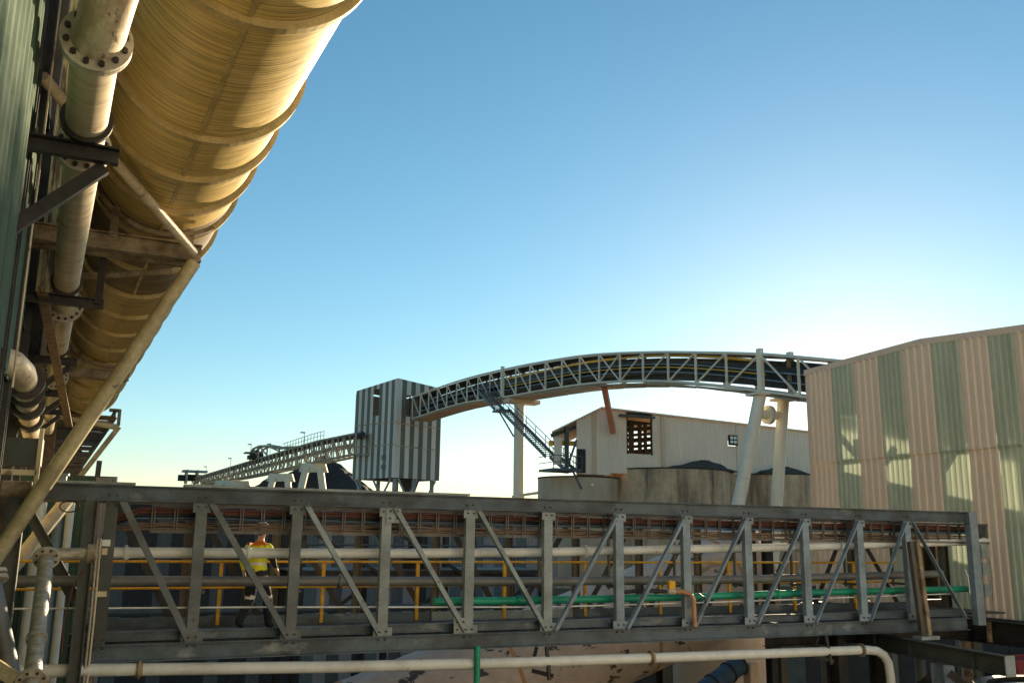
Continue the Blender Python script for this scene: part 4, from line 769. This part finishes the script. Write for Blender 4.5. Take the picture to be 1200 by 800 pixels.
for k in (0, 1.9): MB().path([FA + fd * s + fs_ * k + V3((0, 0, fz(s)[1] + h)) for s, h in pts], .22, 6).build('frame_rail', 'farconv', tr)
MB().path([FA + fd * s + fs_ * .95 + V3((0, 0, fz(s)[1] + h + .1)) for s, h in pts], .22, 6).build('belt', 'farconv', tr)
for (s, h), (s2, h2) in zip(pts, pts[1:]):
    MB().bar(FA + fd * s + V3((0, 0, fz(s)[1] + .2)), FA + fd * s2 + V3((0, 0, fz(s2)[1] + h2)), .2, .2).build('brace', 'farconv', tr)
for s, h in pts[1:]:
    MB().bar(FA + fd * s + V3((0, 0, fz(s)[1])), FA + fd * s + V3((0, 0, fz(s)[1] + h)), .25, .25).build('post', 'farconv', tr)
MB().tube(FA + fd * 57 + V3((0, 0, fz(57)[1] + 1.4)), FA + fd * 57 + fs_ * 1.9 + V3((0, 0, fz(57)[1] + .9)), .8, 16).build('drum', 'soot', tr)
MB().box((26.2, 176.5, 15.2), (28.6, 180.5, 15.9)).build('chute', 'soot', tr); MB().box((25.6, 178.5, 16.3), (28.8, 181.5, 16.5)).build('platform', 'farconv', tr)
hd = thing('tail_frame', (22.5, 233, 12.5), 'small tail pulley frame at the far left end of the conveyor', 'steel frame')
for x in (20.2, 22.6): MB().box((x, 233, 13), (x + .4, 237.5, 16.2)).build('post', 'farconv', hd)
MB().box((19.4, 232.8, 15.7), (25, 237, 16.1)).build('platform', 'steelblue', hd); MB().tube((20, 235, 14.4), (24, 235, 14.4), .8, 12).build('pulley', 'soot', hd); MB().box((18.6, 234, 13.6), (20.4, 236, 15)).build('drive_box', 'soot', hd)
def trestle(px, py, wd, zt, label):
    t = thing('concrete_trestle', (px, py, -8), label, 'trestle'); d = V3((.45, -.893, 0)) if False else V3((.914, -.407, 0)); c = V3((px, py, 0)); k = wd / 2; m_ = zt - 8.0
    for s in (-1, 1): MB().prof(c + d * (s * (k + 20 * .16)) + V3((0, 0, -8)), c + d * s * k * .72 + V3((0, 0, zt - .6)), [(-.48, -.4), (.48, -.4), (.48, .4), (-.48, .4)], side=d).build('leg', 'paleconc', t)
    MB().poly([c - d * (k + .75) + V3((0, 0, zt - 1.3)), c + d * (k + .75) + V3((0, 0, zt - 1.3)), c + d * (k + .3) + V3((0, 0, zt)), c - d * (k + .3) + V3((0, 0, zt))], (.35, .8, 0)).build('crossbeam', 'paleconc', t)
    for s in (-1, 1): MB().poly([c + d * s * (k + .2) + V3((0, 0, zt - 1.2)), c + d * s * (k - .9) + V3((0, 0, zt - 1.2)), c + d * s * (k + .2) + V3((0, 0, zt - 2.6))], (.3, .7, 0)).build('haunch', 'paleconc', t)
trestle(30.6, 142.5, 2.9, 12.2, 'larger pale concrete trestle of the far conveyor before the stockpile')
trestle(29.0, 160.5, 3.2, 11.6, 'smaller pale concrete trestle of the far conveyor left of the stockpile')
trestle(25.9, 196, 6.0, 12.0, 'pale concrete crosshead farthest left under the far conveyor')
def pile(peaks, name, label):
    n = 70; x0, x1, y0, y1 = 10, 75, 155, 215; vs = []; fs = []
    for i in range(n + 1):
        for j in range(n + 1):
            x = x0 + (x1 - x0) * i / n; y = y0 + (y1 - y0) * j / n
            h = max(pz_ - .78 * (math.sqrt((x - px) ** 2 + (y - py) ** 2 + 1.2)) for px, py, pz_ in peaks) + random.uniform(-.28, .28)
            vs.append((x, y, max(-8.2, h)))
    for i in range(n):
        for j in range(n): a = i * (n + 1) + j; fs.append((a, a + n + 1, a + n + 2, a + 1))
    MB().add(vs, fs, False).build(name, 'coal', label=label, cat='stockpile')
pile([(41.6, 183, 17.6), (37.4, 182, 15.4), (32.4, 182, 13.6)], 'coal_stockpile', 'black conical stockpile behind the concrete trestles')

# ------------------------------------------------------------------ the worker on the bridge
def worker(loc):
    root = thing('person', loc, 'person in yellow hi-vis shirt, dark trousers and white hard hat walking on the bridge', 'person')
    J = [(0, 0, .93, .15, .165), (.015, 0, 1.08, .15, .165), (.03, 0, 1.24, .155, .18), (.04, 0, 1.38, .145, .185), (.05, 0, 1.47, .075, .085), (.065, 0, 1.545, .05, .052), (.085, 0, 1.62, .082, .072), (.09, 0, 1.70, .088, .075), (.085, 0, 1.755, .06, .055)]
    v = [(a, b, c) for a, b, c, _, _ in J]; rad = [(d, e) for *_, d, e in J]; ed = [(i, i + 1) for i in range(len(J) - 1)]
    def chain(start, pts):
        prev = start
        for x, y, z, r in pts: v.append((x, y, z)); rad.append((r, r)); ed.append((prev, len(v) - 1)); prev = len(v) - 1
        return prev
    # near arm (right) swings forward, far arm back
    for sy, elbow, hand in ((-1, (.10, 1.17), (.27, .99)), (1, (-.10, 1.16), (-.06, .93))):
        e = chain(3, [(.03, sy * .15, 1.405, .085), (.03, sy * .215, 1.39, .085), (elbow[0] * .6, sy * .25, 1.28, .074), (elbow[0], sy * .26, elbow[1], .062), ((elbow[0] + hand[0]) / 2, sy * .24, (elbow[1] + hand[1]) / 2, .042), (hand[0], sy * .225, hand[1], .028)])
        dx = V3((hand[0] - elbow[0], 0, hand[1] - elbow[1])).normalized()
        p = V3((hand[0], sy * .222, hand[1])) + dx * .05; k = chain(e, [(p.x, p.y, p.z, .033)]); up_ = V3((-dx.z, 0, dx.x))
        for fi in range(4):
            o = (fi - 1.5) * .018; ln = (.03, .036, .034, .026)[fi]; b = p + dx * .045 + up_ * o
            chain(k, [(b.x, b.y, b.z, .0095), (b.x + dx.x * ln, b.y + .006, b.z + dx.z * ln, .0085), (b.x + dx.x * ln * 1.6, b.y + .022, b.z + dx.z * ln * 1.6, .0075)])
        th = p + up_ * .04; chain(k, [(th.x, th.y, th.z, .011), (th.x + dx.x * .035, th.y, th.z + dx.z * .035, .009)])
    for sy, knee, ank, toe in ((-1, (.20, .52), (.29, .09), (.46, .035)), (1, (.02, .50), (-.26, .14), (-.12, .04))):
        chain(0, [(.01, sy * .1, .86, .12), ((knee[0]) * .5, sy * .11, .70, .112), (knee[0], sy * .115, knee[1], .092), ((knee[0] + ank[0]) / 2, sy * .1, (knee[1] + ank[1]) / 2 + .03, .088), (ank[0], sy * .1, ank[1], .072), (ank[0] - .02, sy * .1, .05 if sy < 0 else .10, .052), ((ank[0] + toe[0]) / 2, sy * .1, (.048 if sy < 0 else .075), .05), (toe[0] - .05, sy * .1, toe[1] + .015, .048)])
    me = bpy.data.meshes.new('tmp'); me.from_pydata(v, ed, []); ob = bpy.data.objects.new('tmp', me); COL.objects.link(ob)
    sk_ = ob.modifiers.new('skin', 'SKIN'); sk_.use_smooth_shade = True; ss = ob.modifiers.new('sub', 'SUBSURF'); ss.levels = 2; ss.render_levels = 2
    for i, d in enumerate(me.skin_vertices[0].data): d.radius = rad[i]; d.use_root = i == 0
    dg = bpy.context.evaluated_depsgraph_get(); out = bpy.data.meshes.new_from_object(ob.evaluated_get(dg)); bpy.data.objects.remove(ob)
    out.materials.clear()
    for k in ('skin', 'hivis', 'navy', 'tape', 'orange', 'hair'): out.materials.append(MT[k])
    for p in out.polygons:
        c = p.center; arm = abs(c.y) > .19 and c.z > .8; mi = 0
        if arm:
            mi = 1 if c.z > 1.26 else (2 if c.z > 1.03 else 0)
            if c.y > 0 and c.z > 1.0 and c.z < 1.26: mi = 1
        elif c.z > 1.60 and (c.x < .06): mi = 5
        elif c.z > 1.49: mi = 0
        elif c.z > 1.42: mi = 4
        elif c.z > 1.0: mi = 3 if 1.09 < c.z < 1.13 else 1
        elif .50 < c.z < .56: mi = 3
        else: mi = 2
        p.material_index = mi; p.use_smooth = True
    body = place('body', out, loc, root)
    L = V3(loc)
    vs = []; fs = []; n = 24
    for i, (zz, rx) in enumerate(((1.70, 1.16), (1.705, 1.18), (1.715, 1.0), (1.75, .97), (1.79, .86), (1.82, .62), (1.835, .3), (1.838, .02))):
        for k in range(n):
            a = 2 * math.pi * k / n; brim = .05 * max(0, math.cos(a)) if i < 2 else 0
            vs.append(L + V3((.085 + (.118 * rx + brim) * math.cos(a), .098 * rx * math.sin(a), zz)))
    for i in range(7):
        for k in range(n): fs.append((i * n + k, i * n + (k + 1) % n, (i + 1) * n + (k + 1) % n, (i + 1) * n + k))
    MB().add(vs, fs, True).build('hard_hat', 'helmet', root)
    fx = L + V3((.165, 0, 1.645)); MB().add([fx + V3((0, -.014, -.02)), fx + V3((0, .014, -.02)), fx + V3((.03, 0, -.02)), fx + V3((.005, 0, .025))], [(0, 2, 1), (0, 3, 2), (1, 2, 3), (0, 1, 3)]).build('nose', 'skin', root)
    for s in (-1, 1):
        MB().tube(L + V3((.158, s * .03, 1.665)), L + V3((.168, s * .03, 1.665)), .012, 8).build('eye', 'hair', root); MB().tube(L + V3((.085, s * .072, 1.65)), L + V3((.08, s * .09, 1.65)), .03, 8, .022).build('ear', 'skin', root)
    root.rotation_euler = (0, 0, math.radians(42))
    MB().box(tuple(L + V3((.155, -.022, 1.592))), tuple(L + V3((.164, .022, 1.6)))).build('mouth', 'redsteel', root)
worker((2.80, 17.2, -.02))
bpy.context.view_layer.update()
